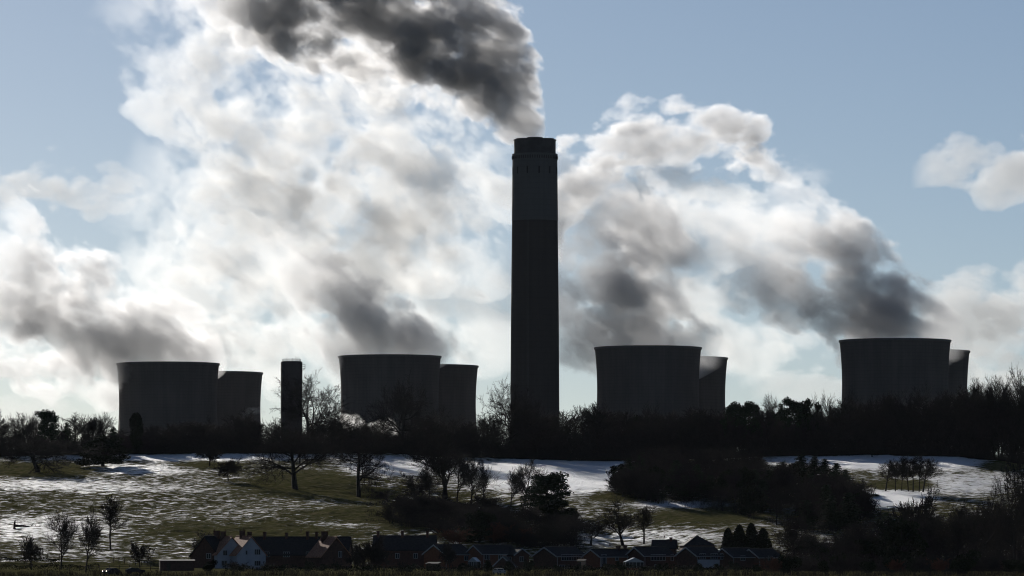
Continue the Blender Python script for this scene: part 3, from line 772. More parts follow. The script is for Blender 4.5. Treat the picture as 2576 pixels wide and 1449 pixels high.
# old cottages
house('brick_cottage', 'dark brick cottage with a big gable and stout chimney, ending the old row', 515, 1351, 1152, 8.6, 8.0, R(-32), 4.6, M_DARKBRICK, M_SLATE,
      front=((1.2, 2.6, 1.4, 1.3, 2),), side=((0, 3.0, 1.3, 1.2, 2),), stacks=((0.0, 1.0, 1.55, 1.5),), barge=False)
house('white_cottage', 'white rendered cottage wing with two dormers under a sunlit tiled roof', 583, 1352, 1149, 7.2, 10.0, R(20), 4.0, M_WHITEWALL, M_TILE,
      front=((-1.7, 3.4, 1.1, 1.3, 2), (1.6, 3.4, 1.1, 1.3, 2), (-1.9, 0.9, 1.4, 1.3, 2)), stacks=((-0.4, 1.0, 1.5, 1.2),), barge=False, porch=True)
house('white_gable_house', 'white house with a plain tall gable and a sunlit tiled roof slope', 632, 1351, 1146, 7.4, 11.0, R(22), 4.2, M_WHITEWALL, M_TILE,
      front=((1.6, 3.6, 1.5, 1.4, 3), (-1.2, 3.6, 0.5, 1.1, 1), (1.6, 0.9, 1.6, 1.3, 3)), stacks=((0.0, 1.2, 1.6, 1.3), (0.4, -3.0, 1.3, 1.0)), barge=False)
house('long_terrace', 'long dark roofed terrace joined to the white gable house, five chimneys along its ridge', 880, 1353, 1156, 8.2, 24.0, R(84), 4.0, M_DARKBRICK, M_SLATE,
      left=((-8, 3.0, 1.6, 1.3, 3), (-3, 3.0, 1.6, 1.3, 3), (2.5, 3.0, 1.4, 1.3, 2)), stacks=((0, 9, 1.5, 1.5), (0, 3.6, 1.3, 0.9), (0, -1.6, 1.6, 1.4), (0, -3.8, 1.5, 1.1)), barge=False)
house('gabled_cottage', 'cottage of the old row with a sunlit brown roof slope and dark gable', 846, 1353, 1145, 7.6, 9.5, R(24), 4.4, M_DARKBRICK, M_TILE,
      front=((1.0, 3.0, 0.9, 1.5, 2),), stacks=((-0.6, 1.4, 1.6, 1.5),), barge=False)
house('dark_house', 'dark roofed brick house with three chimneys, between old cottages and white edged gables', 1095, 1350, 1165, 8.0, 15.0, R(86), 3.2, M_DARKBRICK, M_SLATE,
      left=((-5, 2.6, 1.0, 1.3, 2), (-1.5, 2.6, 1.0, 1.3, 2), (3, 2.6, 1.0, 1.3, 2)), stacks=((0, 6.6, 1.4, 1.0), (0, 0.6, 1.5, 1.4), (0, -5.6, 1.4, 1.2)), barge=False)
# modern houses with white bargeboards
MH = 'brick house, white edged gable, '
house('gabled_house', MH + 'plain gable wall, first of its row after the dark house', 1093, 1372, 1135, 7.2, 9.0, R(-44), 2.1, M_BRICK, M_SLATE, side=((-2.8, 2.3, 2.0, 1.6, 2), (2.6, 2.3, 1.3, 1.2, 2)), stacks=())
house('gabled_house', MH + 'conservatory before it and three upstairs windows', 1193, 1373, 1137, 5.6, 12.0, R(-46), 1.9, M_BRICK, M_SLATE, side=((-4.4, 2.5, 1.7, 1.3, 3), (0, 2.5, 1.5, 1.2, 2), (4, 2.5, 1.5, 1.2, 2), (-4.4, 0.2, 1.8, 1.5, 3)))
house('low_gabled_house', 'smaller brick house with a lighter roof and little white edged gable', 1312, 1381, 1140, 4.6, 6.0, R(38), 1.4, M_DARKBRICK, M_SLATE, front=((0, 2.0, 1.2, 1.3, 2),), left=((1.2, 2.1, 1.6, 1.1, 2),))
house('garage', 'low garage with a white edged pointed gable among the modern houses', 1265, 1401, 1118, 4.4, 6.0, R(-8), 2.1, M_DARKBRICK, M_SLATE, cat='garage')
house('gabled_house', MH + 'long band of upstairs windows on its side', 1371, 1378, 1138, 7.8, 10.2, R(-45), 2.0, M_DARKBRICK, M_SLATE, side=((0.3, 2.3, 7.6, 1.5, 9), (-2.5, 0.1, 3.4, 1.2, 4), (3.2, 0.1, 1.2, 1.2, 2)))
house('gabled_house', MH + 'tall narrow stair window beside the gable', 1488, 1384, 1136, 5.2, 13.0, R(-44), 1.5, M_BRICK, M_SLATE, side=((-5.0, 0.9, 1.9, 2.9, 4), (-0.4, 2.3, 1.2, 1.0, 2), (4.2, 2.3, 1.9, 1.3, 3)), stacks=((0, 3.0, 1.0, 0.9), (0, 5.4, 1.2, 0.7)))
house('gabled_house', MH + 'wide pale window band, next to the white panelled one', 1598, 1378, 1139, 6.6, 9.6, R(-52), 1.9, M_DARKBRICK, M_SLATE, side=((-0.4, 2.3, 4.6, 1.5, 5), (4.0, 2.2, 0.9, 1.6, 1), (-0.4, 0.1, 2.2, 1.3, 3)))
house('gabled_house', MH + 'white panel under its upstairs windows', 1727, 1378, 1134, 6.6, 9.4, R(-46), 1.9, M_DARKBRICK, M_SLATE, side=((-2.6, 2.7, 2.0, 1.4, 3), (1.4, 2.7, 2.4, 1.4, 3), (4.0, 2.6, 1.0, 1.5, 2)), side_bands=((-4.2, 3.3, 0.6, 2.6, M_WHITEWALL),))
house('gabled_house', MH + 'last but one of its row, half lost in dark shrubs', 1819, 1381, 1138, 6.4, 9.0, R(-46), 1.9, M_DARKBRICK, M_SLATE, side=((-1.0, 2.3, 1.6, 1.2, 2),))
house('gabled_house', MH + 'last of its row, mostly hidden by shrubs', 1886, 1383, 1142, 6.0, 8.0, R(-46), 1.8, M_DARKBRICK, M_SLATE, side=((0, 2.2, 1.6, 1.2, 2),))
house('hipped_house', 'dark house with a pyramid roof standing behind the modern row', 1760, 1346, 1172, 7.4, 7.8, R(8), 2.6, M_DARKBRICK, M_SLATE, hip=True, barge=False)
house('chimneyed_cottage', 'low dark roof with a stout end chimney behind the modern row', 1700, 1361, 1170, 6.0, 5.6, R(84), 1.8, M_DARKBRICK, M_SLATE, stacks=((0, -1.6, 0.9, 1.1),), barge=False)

def shed(name, label, px, d, w, l, h, yaw, wall, roof, cat, pitch=0.35):
    x = (px - HX) / F * d; z = ground_z(x, d)
    root = empty(name, (x, d, z - 0.1), yaw); tag(root, label, cat)
    m = MB(); m.box(-w/2, w/2, -l/2, l/2, 0, h); m.build('wall', wall, root)
    m = MB(); m.prism([(-l/2 - 0.2, h + 0.003), (l/2 + 0.2, h + 0.003 + pitch), (l/2 + 0.2, h + 0.12 + pitch), (-l/2 - 0.2, h + 0.12)], 'x', -w/2 - 0.2, w/2 + 0.2); m.build('roof', roof, root)
    m = MB(); m.box(-w/4 - 0.45, -w/4 + 0.45, -l/2 - 0.05, -l/2 - 0.002, 0.05, 1.9); m.build('door', M_WOOD, root)
    return root
shed('shed', 'long low dark shed beside the brick cottage', 445, 1110, 8.0, 3.5, 2.3, R(6), M_DARKBRICK, M_SLATE, 'shed')
shed('garden_shed', 'buff boarded shed catching light between two modern houses', 1463, 1128, 1.7, 1.6, 2.1, R(-10), M_PANEL, M_SLATE, 'shed')
shed('garden_shed', 'dark felt roofed shed in the garden before the plain gable house', 1090, 1106, 2.8, 2.0, 1.7, R(-20), M_WOOD, M_SLATE, 'shed')
def conservatory(label, px, d, w, l, h, yaw):
    x = (px - HX) / F * d; z = ground_z(x, d)
    root = empty('conservatory', (x, d, z - 0.1), yaw); tag(root, label, 'conservatory')
    g = MB(); g.box(-w/2 + 0.05, w/2 - 0.05, -l/2 + 0.05, l/2 - 0.05, 0.6, h); g.build('glazing', M_GLASS, root)
    g = MB(); g.box(-w/2, w/2, -l/2, l/2, 0, 0.6); g.build('base_wall', M_BRICK, root)
    g = MB()
    for k in range(6):
        u = -w/2 + w * k / 5
        for y in (-l/2, l/2): g.box(u - 0.04, u + 0.04, y - 0.045, y + 0.045, 0.6, h)
    g.box(-w/2, w/2, -l/2 - 0.06, -l/2 + 0.06, h, h + 0.1)
    g.build('frame', M_TRIM, root)
    g = MB(); g.prism([(-w/2 - 0.1, h + 0.1), (w/2 + 0.1, h + 0.1), (0, h + 1.1)], 'y', -l/2 - 0.1, l/2 + 0.1); g.build('roof', M_PALEGLASS, root)
M_PALEGLASS = noisy('frosted_roof_glass', (0.16, 0.19, 0.23), (0.22, 0.25, 0.29), 1.0, 0.3, 0.5)
conservatory('small conservatory with a pale pointed roof before a modern house', 1193, 1120, 2.2, 2.4, 2.0, R(-20))
conservatory('wider conservatory before the wide pale window band', 1594, 1122, 4.4, 2.6, 1.9, R(10))
# greenhouse with two pale roof lights
x = (650 - HX) / F * 1108; root = empty('cold_frame', (x, 1108, ground_z(x, 1108)), R(25)); tag(root, 'little glass garden frame shining before the white gable house', 'garden frame')
m = MB(); m.box(-0.8, 0.8, -0.5, 0.5, 0, 0.35); m.build('base', M_WOOD, root)
m = MB(); m.prism([(-0.55, 0.36), (0.55, 0.8), (0.55, 0.85), (-0.55, 0.41)], 'x', -0.85, -0.04); m.prism([(-0.55, 0.36), (0.55, 0.8), (0.55, 0.85), (-0.55, 0.41)], 'x', 0.04, 0.85); m.build('lid', M_WHITEWALL, root)

# ------------------------------------------------------------------ cars on the village road
M_CARDARK, _n, _p = mat_new('dark_car_paint'); _p.inputs['Base Color'].default_value = (0.02, 0.022, 0.028, 1); _p.inputs['Roughness'].default_value = 0.8; _p.inputs['Specular IOR Level'].default_value = 0.15
M_CARPALE, _n, _p = mat_new('silver_car_paint'); _p.inputs['Base Color'].default_value = (0.25, 0.26, 0.27, 1); _p.inputs['Roughness'].default_value = 0.8; _p.inputs['Specular IOR Level'].default_value = 0.15
M_TYRE = noisy('tyre', (0.012, 0.012, 0.012), (0.02, 0.02, 0.02), 5.0)
M_LAMP, _n, _p = mat_new('lit_headlamp'); _p.inputs['Emission Color'].default_value = (1, 0.95, 0.85, 1); _p.inputs['Emission Strength'].default_value = 3.0
def car(label, px, d, yaw, paint, lit=False):
    x = (px - HX) / F * d; z = ground_z(x, d)
    root = empty('parked_car', (x, d, z), yaw); tag(root, label, 'car')
    m = MB()
    m.prism([(-2.05, 0.35), (2.05, 0.35), (2.1, 0.75), (1.95, 0.92), (0.95, 1.0), (0.45, 1.42), (-0.95, 1.45), (-1.75, 1.05), (-2.1, 0.95)], 'y', -0.82, 0.82)
    b = m.build('body', paint, root)
    for sy in (-1, 1):
        m = MB(); y0 = sy * 0.823; y1 = sy * 0.845
        m.prism([(0.75, 1.02), (0.38, 1.36), (-0.2, 1.37), (-0.2, 1.02)], 'y', y0, y1); m.build('window', M_GLASS, root)
        m = MB(); m.prism([(-0.28, 1.02), (-0.28, 1.37), (-0.9, 1.38), (-1.4, 1.08)], 'y', y0, y1); m.build('window', M_GLASS, root)
        for wx in (-1.3, 1.3):
            m = MB(); m.bar((wx, sy * 0.66, 0.32), (wx, sy * 0.86, 0.32), 0.32, 16); m.build('wheel', M_TYRE, root)
        m = MB(); m.bar((2.0, sy * 0.58, 0.72), (2.13, sy * 0.58, 0.72), 0.13, 10); m.build('headlight', M_LAMP if lit else M_GLASS, root)
    m = MB(); m.quad((0.98, -0.7, 1.02), (0.98, 0.7, 1.02), (0.51, 0.66, 1.40), (0.51, -0.66, 1.40)); m.build('windscreen', M_GLASS, root)
car('dark car with a shining headlamp by the hedge under the pair of bare trees', 279, 1052, R(-128), M_CARDARK, True)
car('dark car half hidden by the hedge, beside the long low shed', 340, 1060, R(20), M_CARDARK)
car('silver car parked in the shadow in front of the modern houses', 1256, 1046, R(-70), M_CARPALE)

# ------------------------------------------------------------------ fences, gate, log, hedges
def fence(label, pts, rails=(0.45, 0.85, 1.2), gap=2.4, hgt=1.35, name='wooden_fence'):
    """pts: (px, distance) along the ground"""
    P = [Vector(((a - HX) / F * d, d, 0)) for a, d in pts]; out = []
    for a, b in zip(P[:-1], P[1:]):
        n = max(1, int((b - a).length / gap))
        out += [a + (b - a) * (k / n) for k in range(n)]
    out.append(P[-1])
    for q in out: q.z = ground_z(q.x, q.y)
    root = empty(name, out[0]); tag(root, label, 'fence'); o = out[0]
    m = MB(); m.box(-0.07, 0.07, -0.07, 0.07, -0.3, hgt); post = None
    for q in out[:100]:
        if post is None: post = m.build('post', M_WOOD, root)
        else:
            p = bpy.data.objects.new('post', post.data); COL.objects.link(p); p.parent = root; p.location = q - o
    for h in rails:
        m = MB()
        for a, b in zip(out[:-1], out[1:]): m.bar(a - o + Vector((0, 0.09, h)), b - o + Vector((0, 0.09, h)), 0.055, 4)
        m.build('rail', M_WOOD, root)
fence('wooden rail fence running down from the narrow tree to the brick cottage', [(285, 1192), (370, 1180), (475, 1168)])
fence('old rail fence along the foot of the snowy pasture at its left end', [(-30, 1203), (60, 1201), (150, 1199)])
fence('dark post fence across the dim meadow beside the shed', [(150, 1100), (300, 1108), (405, 1112)], rails=(0.5, 1.0))
x = (92 - HX) / F * 1212; root = empty('field_gate', (x, 1212, ground_z(x, 1212)), 0.1); tag(root, 'five barred wooden field gate at the edge of the snow', 'gate')
m = MB()
for h in (0.3, 0.55, 0.8, 1.05, 1.35): m.box(-1.5, 1.5, -0.04, 0.04, h, h + 0.1)
m.bar((-1.5, -0.05, 0.3), (1.5, -0.05, 1.4), 0.05, 4); m.build('bar', M_WOOD, root)
for sx_ in (-1.6, 1.6):
    m = MB(); m.box(sx_ - 0.1, sx_ + 0.1, -0.1, 0.1, -0.3, 1.6); m.build('post', M_WOOD, root)
d = on_slope(75, 1326); x = (75 - HX) / F * d
segs = []; rg = np.random.RandomState(2)
p = np.array([-4.2, 0, 0.35])
for k in range(8):
    q = p + np.array([1.1, rg.randn() * 0.15, rg.randn() * 0.12 - 0.02]); segs.append((*p, *q, 0.38 - 0.035 * k, 0.38 - 0.035 * (k + 1)))
    for j in range(3): segs.append((*q, *(q + rg.randn(3) * np.array([0.7, 0.7, 0.4]) + np.array([0.6, 0, 0.4])), 0.09, 0.03))
    p = q
o = link('fallen_trunk', tubes('fallen_trunk', segs, 6), M_BARK); o.location = (x, d, ground_z(x, d)); tag(o, 'fallen tree trunk lying on the snow in the lower pasture', 'fallen tree')
d = on_slope(36, 1330); x = (36 - HX) / F * d
o = link('stump', tubes('stump', [(0, 0, -0.3, 0.1, 0, 1.6, 0.34, 0.26), (0.1, 0, 1.5, 0.25, 0, 2.3, 0.26, 0.12), (0, 0, 0, 0.5, 0.1, -0.2, 0.3, 0.12)], 7), M_BARK); o.location = (x, d, ground_z(x, d)); tag(o, 'broken upright tree stump beside the fallen trunk', 'stump')

def hedge(label, pts, hgt, wid, seed, mat=None, name='hedge', bare_=False):
    P = [((a - HX) / F * d, d) for a, d in pts]; rg = np.random.RandomState(seed); Q = []
    for (x0, y0), (x1, y1) in zip(P[:-1], P[1:]):
        L = math.hypot(x1 - x0, y1 - y0); n = int(L * 60 * hgt)
        t = rg.rand(n); xx = x0 + (x1 - x0) * t; yy = y0 + (y1 - y0) * t
        hh = hgt * (0.8 + 0.25 * np.sin(xx * 0.9 + seed) * np.sin(xx * 0.37 + 1) + 0.1 * rg.rand(n))
        zz = ground_base(xx, yy) + hh * rg.rand(n) ** 0.6
        Q.append(np.stack([xx, yy + rg.randn(n) * wid / 3, zz], 1))
    Q = np.concatenate(Q)
    if bare_:
        Q = Q[::3]; g = ground_base(Q[:, 0], Q[:, 1]); e = Q + rg.randn(len(Q), 3) * np.array([0.25, 0.15, 0.1]) + np.array([0, 0, 0.25])
        st = np.stack([Q[:, 0] + rg.randn(len(Q)) * 0.2, Q[:, 1], g + (Q[:, 2] - g) * 0.3], 1)
        o = link(name, tubes(name, np.concatenate([np.concatenate([Q, e, np.full((len(Q), 1), 0.03), np.full((len(Q), 1), 0.012)], 1), np.concatenate([st, Q, np.full((len(Q), 1), 0.035), np.full((len(Q), 1), 0.02)], 1)])), M_TWIG); tag(o, label, 'hedge'); return
    o = link(name, leaves(name, Q, 0.16, rg), mat or M_LEAF); tag(o, label, 'hedge')
hedge('dark low hedge under the foot of the snowy pasture at its left end', [(-30, 1190), (70, 1190), (150, 1188)], 1.3, 1.2, 1)
hedge('dark clipped hedge across the dim meadow behind the small bare tree', [(-30, 1120), (120, 1118), (250, 1120)], 1.5, 1.2, 2)
hedge('leafless roadside hedge at the very bottom below the cars', [(-30, 1012), (350, 1014), (700, 1014)], 1.5, 1.0, 3, bare_=True)
hedge('tall garden hedge before the old cottage row', [(560, 1088), (720, 1090), (900, 1092)], 1.7, 1.3, 4)
hedge('black garden hedge before the modern houses', [(900, 1084), (1150, 1086), (1420, 1082)], 1.6, 1.3, 5)
hedge('black garden hedge beyond the silver car', [(1420, 1084), (1650, 1086), (1900, 1080)], 1.7, 1.3, 6)
hedge('leafless roadside hedge at the very bottom below the modern houses', [(700, 1012), (1000, 1012), (1240, 1013)], 1.6, 1.0, 7, bare_=True)
hedge('leafless roadside hedge at the very bottom past the silver car', [(1275, 1012), (1700, 1013), (2100, 1013), (2620, 1012)], 1.8, 1.0, 8, bare_=True)

# ------------------------------------------------------------------ trees of the hollow, the plantation and the village
def grove(pts, what, where, group):
    for kind, px, d, top, half in pts:
        plant(kind, px, d, top, what + ' ' + where, group=group, half=half)
rv = random.Random(21)
# the wooded hollow below the tall chimney
for k in range(60):
    px = rv.uniform(960, 1440); b = np.interp(px, [960, 1050, 1180, 1300, 1440], [1262, 1275, 1300, 1320, 1330]) + rv.uniform(-16, 56)
    d = on_slope(px, b); kind = rv.choice(['bush0', 'bush1', 'round0', 'ash2', 'vee1', 'round1', 'bush0'])
    hgt = rv.uniform(28, 62) if 'bush' not in kind else rv.uniform(20, 36)
    if kind.startswith('bush'): plant(kind, px, d, b - hgt, 'dark leafless thicket filling the wooded hollow below the tall chimney', group='thickets of the wooded hollow', half=rv.uniform(22, 34))
    else: plant(kind, px, d, b - hgt, 'bare tree crowded into the wooded hollow below the tall chimney', group='trees of the wooded hollow', half=rv.uniform(24, 36))
for px, b, t, hf in ((1150, 1262, 1150, 34), (1185, 1268, 1158, 36), (1215, 1275, 1165, 30), (1080, 1258, 1176, 30)):
    on('ash%d' % (px % 4), px, b, t, 'taller bare tree at the upper edge of the wooded hollow', group='taller trees of the wooded hollow', half=hf)
# the plantation on the slope
for k in range(110):
    px = 1560 + (2175 - 1560) * (k + rv.random()) / 110; u = (px - 1540) / 650
    lo = np.interp(px, [1540, 1620, 1700, 1850, 1960, 2060, 2190], [1246, 1262, 1275, 1292, 1325, 1345, 1335]); hi = np.interp(px, [1540, 1620, 1700, 2000, 2110, 2190], [1215, 1190, 1165, 1178, 1215, 1250])
    b = hi + (lo - hi) * rv.random(); d = on_slope(px, b)
    tp = max(b - rv.uniform(50, 95), np.interp(px, [1540, 1600, 1650, 1990, 2110, 2190], [1180, 1140, 1112, 1162, 1200, 1222]) + rv.uniform(-6, 34))
    if rv.random() < 0.42: plant(rv.choice(['spruce0', 'spruce1', 'spruce2', 'ever0', 'ever1']), px, d, tp, 'dark conifer inside the slope wood below the third and fourth tower pairs', group='conifers of the slope wood', half=rv.uniform(20, 30))
    else: plant(rv.choice(['ash0', 'ash1', 'ash2', 'ash3', 'vee0', 'round0', 'oak0']), px, d, tp, 'bare tree inside the dark slope wood below the third and fourth tower pairs', group='bare trees of the slope wood', half=rv.uniform(26, 38))
for kind, px, b, t, hf, w_ in (('spruce2', 2015, 1215, 1144, 26, 'the tallest of the row'), ('spruce0', 2049, 1222, 1150, 24, 'second from the tallest'), ('spruce1', 2074, 1222, 1155, 21, 'slim, in the middle of the row'), ('spruce2', 2104, 1228, 1166, 24, 'broad, near the end of the row'), ('spruce0', 2126, 1240, 1182, 20, 'short, ending the row')):
    on(kind, px, b, t, 'pointed conifer on the edge of the slope wood, ' + w_, half=hf)
for px, b, t in ((1556, 1240, 1188), (1580, 1246, 1172), (1606, 1254, 1164), (1630, 1262, 1170), (2150, 1300, 1220), (2172, 1318, 1238), (2120, 1310, 1215)):
    on(rv.choice(['bush0', 'bush1', 'round1']), px, b, t, 'dense dark bush on the rounded edge of the slope wood', group='edge bushes of the slope wood', half=26)
# conifers behind the modern houses
for px, t, hf, w_ in ((1832, 1330, 15, 'first of four'), (1860, 1322, 17, 'second of four, the broadest'), (1890, 1318, 16, 'third of four, the tallest'), (1920, 1330, 16, 'fourth of four')):
    plant('cyp%d' % (int(hf) % 2), px, 1172, t, 'garden conifer behind the last modern houses, ' + w_ + ' from the pyramid roof', half=hf)
plant('wide1', 1998, 1176, 1305, 'wide spreading bare tree behind the black garden conifers', half=56)
# the dark corner of gardens and field trees
for k in range(30):
    px = 2000 + 600 * (k + rv.random()) / 30; d = rv.uniform(1110, 1215)
    top = np.interp(px, [2000, 2200, 2300, 2420, 2500, 2600], [1345, 1325, 1290, 1270, 1262, 1235]) + rv.uniform(-6, 46)
    kind = rv.choice(['ash0', 'ash1', 'vee0', 'round0', 'oak0', 'oak2', 'wide0', 'ever0'])
    plant(kind, px, d, top, 'dark tree in the shadowy corner beyond the modern houses', group='trees of the shadowy corner', half=rv.uniform(34, 52))
for px, top, hf, kd_ in ((2560, 1150, 46, 'vee0'), (2300, 1258, 46, 'round1'), (2480, 1240, 40, 'ash3')):
    plant(kd_, px, 1175 if px != 2560 else 1120, top, {2560: 'big bare tree reaching in over the snow at the end of the field', 2300: 'bare tree standing out against the last snow under the slender grove', 2480: 'bare tree topping the shadowy corner beside the reaching tree'}[px], half=hf)
for k in range(26):
    px = 1930 + 690 * (k + rv.random()) / 26
    plant(rv.choice(['leafy0', 'leafy1', 'bush0', 'rust', 'bush1']), px, rv.uniform(1060, 1110), rv.uniform(1385, 1412), 'dark shrub in the shadowy corner gardens', group='shrubs of the shadowy corner', half=rv.uniform(16, 28))
# village shrubs
for k in range(30):
    px = 500 + 1430 * (k + rv.random()) / 30
    wh = 'before the old cottage row' if px < 900 else 'before the modern houses'
    plant(rv.choice(['leafy0', 'leafy1', 'bush1', 'bush0', 'leafy0']), px, rv.uniform(1090, 1112), rv.uniform(1408, 1422), 'dark garden shrub ' + wh, group='garden shrubs ' + wh, half=rv.uniform(9, 17))
for px, top, hf in ((915, 1375, 24), (935, 1362, 26), (955, 1385, 22), (1130, 1372, 22), (890, 1392, 18)):
    plant('round%d' % (px % 2), px, 1120, top, 'bare garden tree between the old cottages and the modern houses', group='garden trees between the old and modern houses', half=hf)

# brambles that fill the woods' floors
sp = []
rng0 = np.random.RandomState(18)
for k in range(900):
    px_ = 905 + 560 * rng0.beta(1.7, 1.3); b = np.interp(px_, [950, 1050, 1180, 1300, 1440], [1258, 1272, 1295, 1318, 1330]) + rng0.uniform(-14, 60)
    d = on_slope(px_, b); sp.append(((px_ - HX) / F * d, d, rng0.uniform(1.2, 3.2) * min(1, 0.35 + (px_ - 905) / 160)))
undergrowth('undergrowth', 'tangled brambles on the floor of the wooded hollow', sp, 14, 3)
sp = []
for k in range(900):
    px_ = 1550 + 650 * rng0.beta(1.4, 1.3); lo = np.interp(px_, [1540, 1620, 1700, 1850, 1960, 2060, 2190], [1246, 1262, 1275, 1292, 1325, 1345, 1335]); hi = np.interp(px_, [1540, 1620, 1700, 2000, 2110, 2190], [1215, 1190, 1165, 1178, 1215, 1250])
    d = on_slope(px_, hi + (lo - hi) * rng0.rand()); sp.append(((px_ - HX) / F * d, d, rng0.uniform(1.2, 3.4)))
undergrowth('undergrowth', 'dense dark scrub under the slope wood', sp, 15, 3)
sp = []
for k in range(1000):
    px_ = rng0.uniform(1940, 2620); d = rng0.uniform(1095, 1205 if px_ < 2230 else 1235); sp.append(((px_ - HX) / F * d, d, rng0.uniform(1.5, 4.0)))
undergrowth('undergrowth', 'dark scrub filling the shadowy corner gardens', sp, 16, 3)
# ------------------------------------------------------------------ steam, smoke and clouds (volumes)
def plume(name, label, cat, path, dens, feat=40.0, B=2.6, g=0.6, kd=1.0, col=(0.97, 0.97, 0.97), along=0.7, step=12.0, bias=0.0, soft=0.35, seed=0, dprof=None, detail=5.0, rough=0.58, kind='stuff', group=None, warp=0.0, puff=1.3):
    """path: (px, py, radius px, distance) down the plume's axis; the hull is a swept tube, its inside a billowing density"""
    P = [W(a, b, d) for a, b, r, d in path]; R = [1.12 * r * d / F for a, b, r, d in path]
    u = (P[-1] - P[0]); L = u.length; u.normalize()
    w = Vector((0, 1, 0)); w = (w - u * w.dot(u)).normalized(); v = u.cross(w) * 1.0
    if v.z < 0: v = -v; w = -w
    # local frame x=u, y=w, z=v
    M = Matrix(((u.x, w.x, v.x), (u.y, w.y, v.y), (u.z, w.z, v.z)))
    s = [min(max((q - P[0]).dot(u) / L, 0), 1) for q in P]; off = [(q - P[0]).dot(v) for q in P]
    ss = np.linspace(0, 1, 33)
    def smooth(y):
        yi = np.interp(ss, s, y); yi2 = yi.copy()
        for _ in range(3): yi2[1:-1] = (yi2[:-2] + 2 * yi2[1:-1] + yi2[2:]) / 4
        return yi2
    offc, Rc = smooth(off), smooth(R)
    if dprof is None: dprof = [(0, 1), (0.75, 1), (1, 0)]
    dc = np.interp(ss, [a for a, b in dprof], [b for a, b in dprof])
    o0, o1 = offc.min() - 1, offc.max() + 1; rmax = Rc.max()
    # hull: a tube a little wider than the plume with lumps of its own
    rng = np.random.RandomState(seed + 11); n = 28; vs_, fs = [], []
    ph = rng.rand(8) * 6.28
    xs = np.linspace(-0.035, 1.035, 37)
    for j, q in enumerate(xs):
        sq = min(max(q, 0), 1); r0 = np.interp(sq, ss, Rc); o_ = np.interp(sq, ss, offc)
        endf = 1.0 if 0 < j < len(xs) - 1 else 0.02
        if j in (1, len(xs) - 2): endf = 0.8
        for k in range(n):
            a = 2 * PI * k / n
            lump = 1 + 0.05 * math.sin(3 * a + q * 19 + ph[0]) + 0.05 * math.sin(2 * a - q * 31 + ph[1])
            r_ = r0 * 1.36 * lump * endf
            vs_.append((q * L, kd * r_ * math.cos(a), o_ + r_ * math.sin(a)))
    for j in range(len(xs) - 1):
        for k in range(n):
            k2 = (k + 1) % n; fs.append((j*n + k, j*n + k2, (j+1)*n + k2, (j+1)*n + k))
    me = bpy.data.meshes.new(name); me.from_pydata(vs_, [], fs + [tuple(reversed(range(n))), tuple(range((len(xs)-1)*n, len(xs)*n))]); me.update()
    bm = bmesh.new(); bm.from_mesh(me); bmesh.ops.recalc_face_normals(bm, faces=bm.faces); bm.to_mesh(me); bm.free()
    me.polygons.foreach_set('use_smooth', np.ones(len(me.polygons), dtype=bool))
    # material
    m = bpy.data.materials.new(name); m.use_nodes = True; t = m.node_tree; t.nodes.clear()
    tc = t.nodes.new('ShaderNodeTexCoord')
    sx = t.nodes.new('ShaderNodeSeparateXYZ')
    vec = tc.outputs['Object']
    if warp:
        wn = N(t, 'ShaderNodeTexNoise', Scale=0.45 / feat, Detail=1.0); t.links.new(vec, wn.inputs['Vector'])
        va = t.nodes.new('ShaderNodeVectorMath'); va.operation = 'MULTIPLY_ADD'
        va.inputs[1].default_value = (warp,) * 3
        t.links.new(wn.outputs['Color'], va.inputs[0])
        vb = t.nodes.new('ShaderNodeVectorMath'); vb.operation = 'ADD'; vb.inputs[1].default_value = (-warp / 2,) * 3; t.links.new(vec, vb.inputs[0])
        t.links.new(vb.outputs[0], va.inputs[2]); vec = va.outputs[0]
    t.links.new(vec, sx.inputs[0])
    sv = math_n(t, 'MULTIPLY', sx.outputs[0], 1 / L)
    cc = t.nodes.new('ShaderNodeCombineXYZ')
    for i in range(3): t.links.new(sv, cc.inputs[i])
    rc = t.nodes.new('ShaderNodeRGBCurve')
    for ci, arr in enumerate(((offc - o0) / (o1 - o0), Rc / rmax, dc)):
        c = rc.mapping.curves[ci]
        pts = list(zip(ss[::4], arr[::4]))
        while len(c.points) < len(pts): c.points.new(0.5, 0.5)
        for k, (a, b) in enumerate(pts):
            c.points[k].location = (float(a), float(min(max(b, 0), 1))); c.points[k].handle_type = 'VECTOR' if ci == 2 else 'AUTO'
    rc.mapping.update()
    t.links.new(cc.outputs[0], rc.inputs['Color'])
    so = t.nodes.new('ShaderNodeSeparateXYZ'); t.links.new(rc.outputs[0], so.inputs[0])
    dz = math_n(t, 'SUBTRACT', sx.outputs[2], math_n(t, 'MULTIPLY_ADD', so.outputs[0], float(o1 - o0), float(o0)))
    dy = math_n(t, 'MULTIPLY', sx.outputs[1], 1 / kd)
    q = math_n(t, 'SQRT', math_n(t, 'MULTIPLY_ADD', dz, dz, math_n(t, 'MULTIPLY', dy, dy)))
    rho = math_n(t, 'DIVIDE', q, math_n(t, 'MULTIPLY', so.outputs[1], float(rmax)))
    mp = t.nodes.new('ShaderNodeMapping'); mp.inputs['Location'].default_value = (seed * 3.7, seed * 1.3, seed * 7.1)
    mp.inputs['Scale'].default_value = (along / feat, 1 / feat, 1 / feat); t.links.new(vec, mp.inputs[0])
    nz = N(t, 'ShaderNodeTexNoise', Scale=1.0, Detail=detail, Roughness=rough); t.links.new(mp.outputs[0], nz.inputs['Vector'])
    if puff:
        vo = N(t, 'ShaderNodeTexVoronoi', Scale=1.8, Detail=1.0, Roughness=0.55, Lacunarity=2.3, Randomness=1.0); vo.feature = 'F1'; vo.voronoi_dimensions = '3D'; t.links.new(mp.outputs[0], vo.inputs['Vector'])
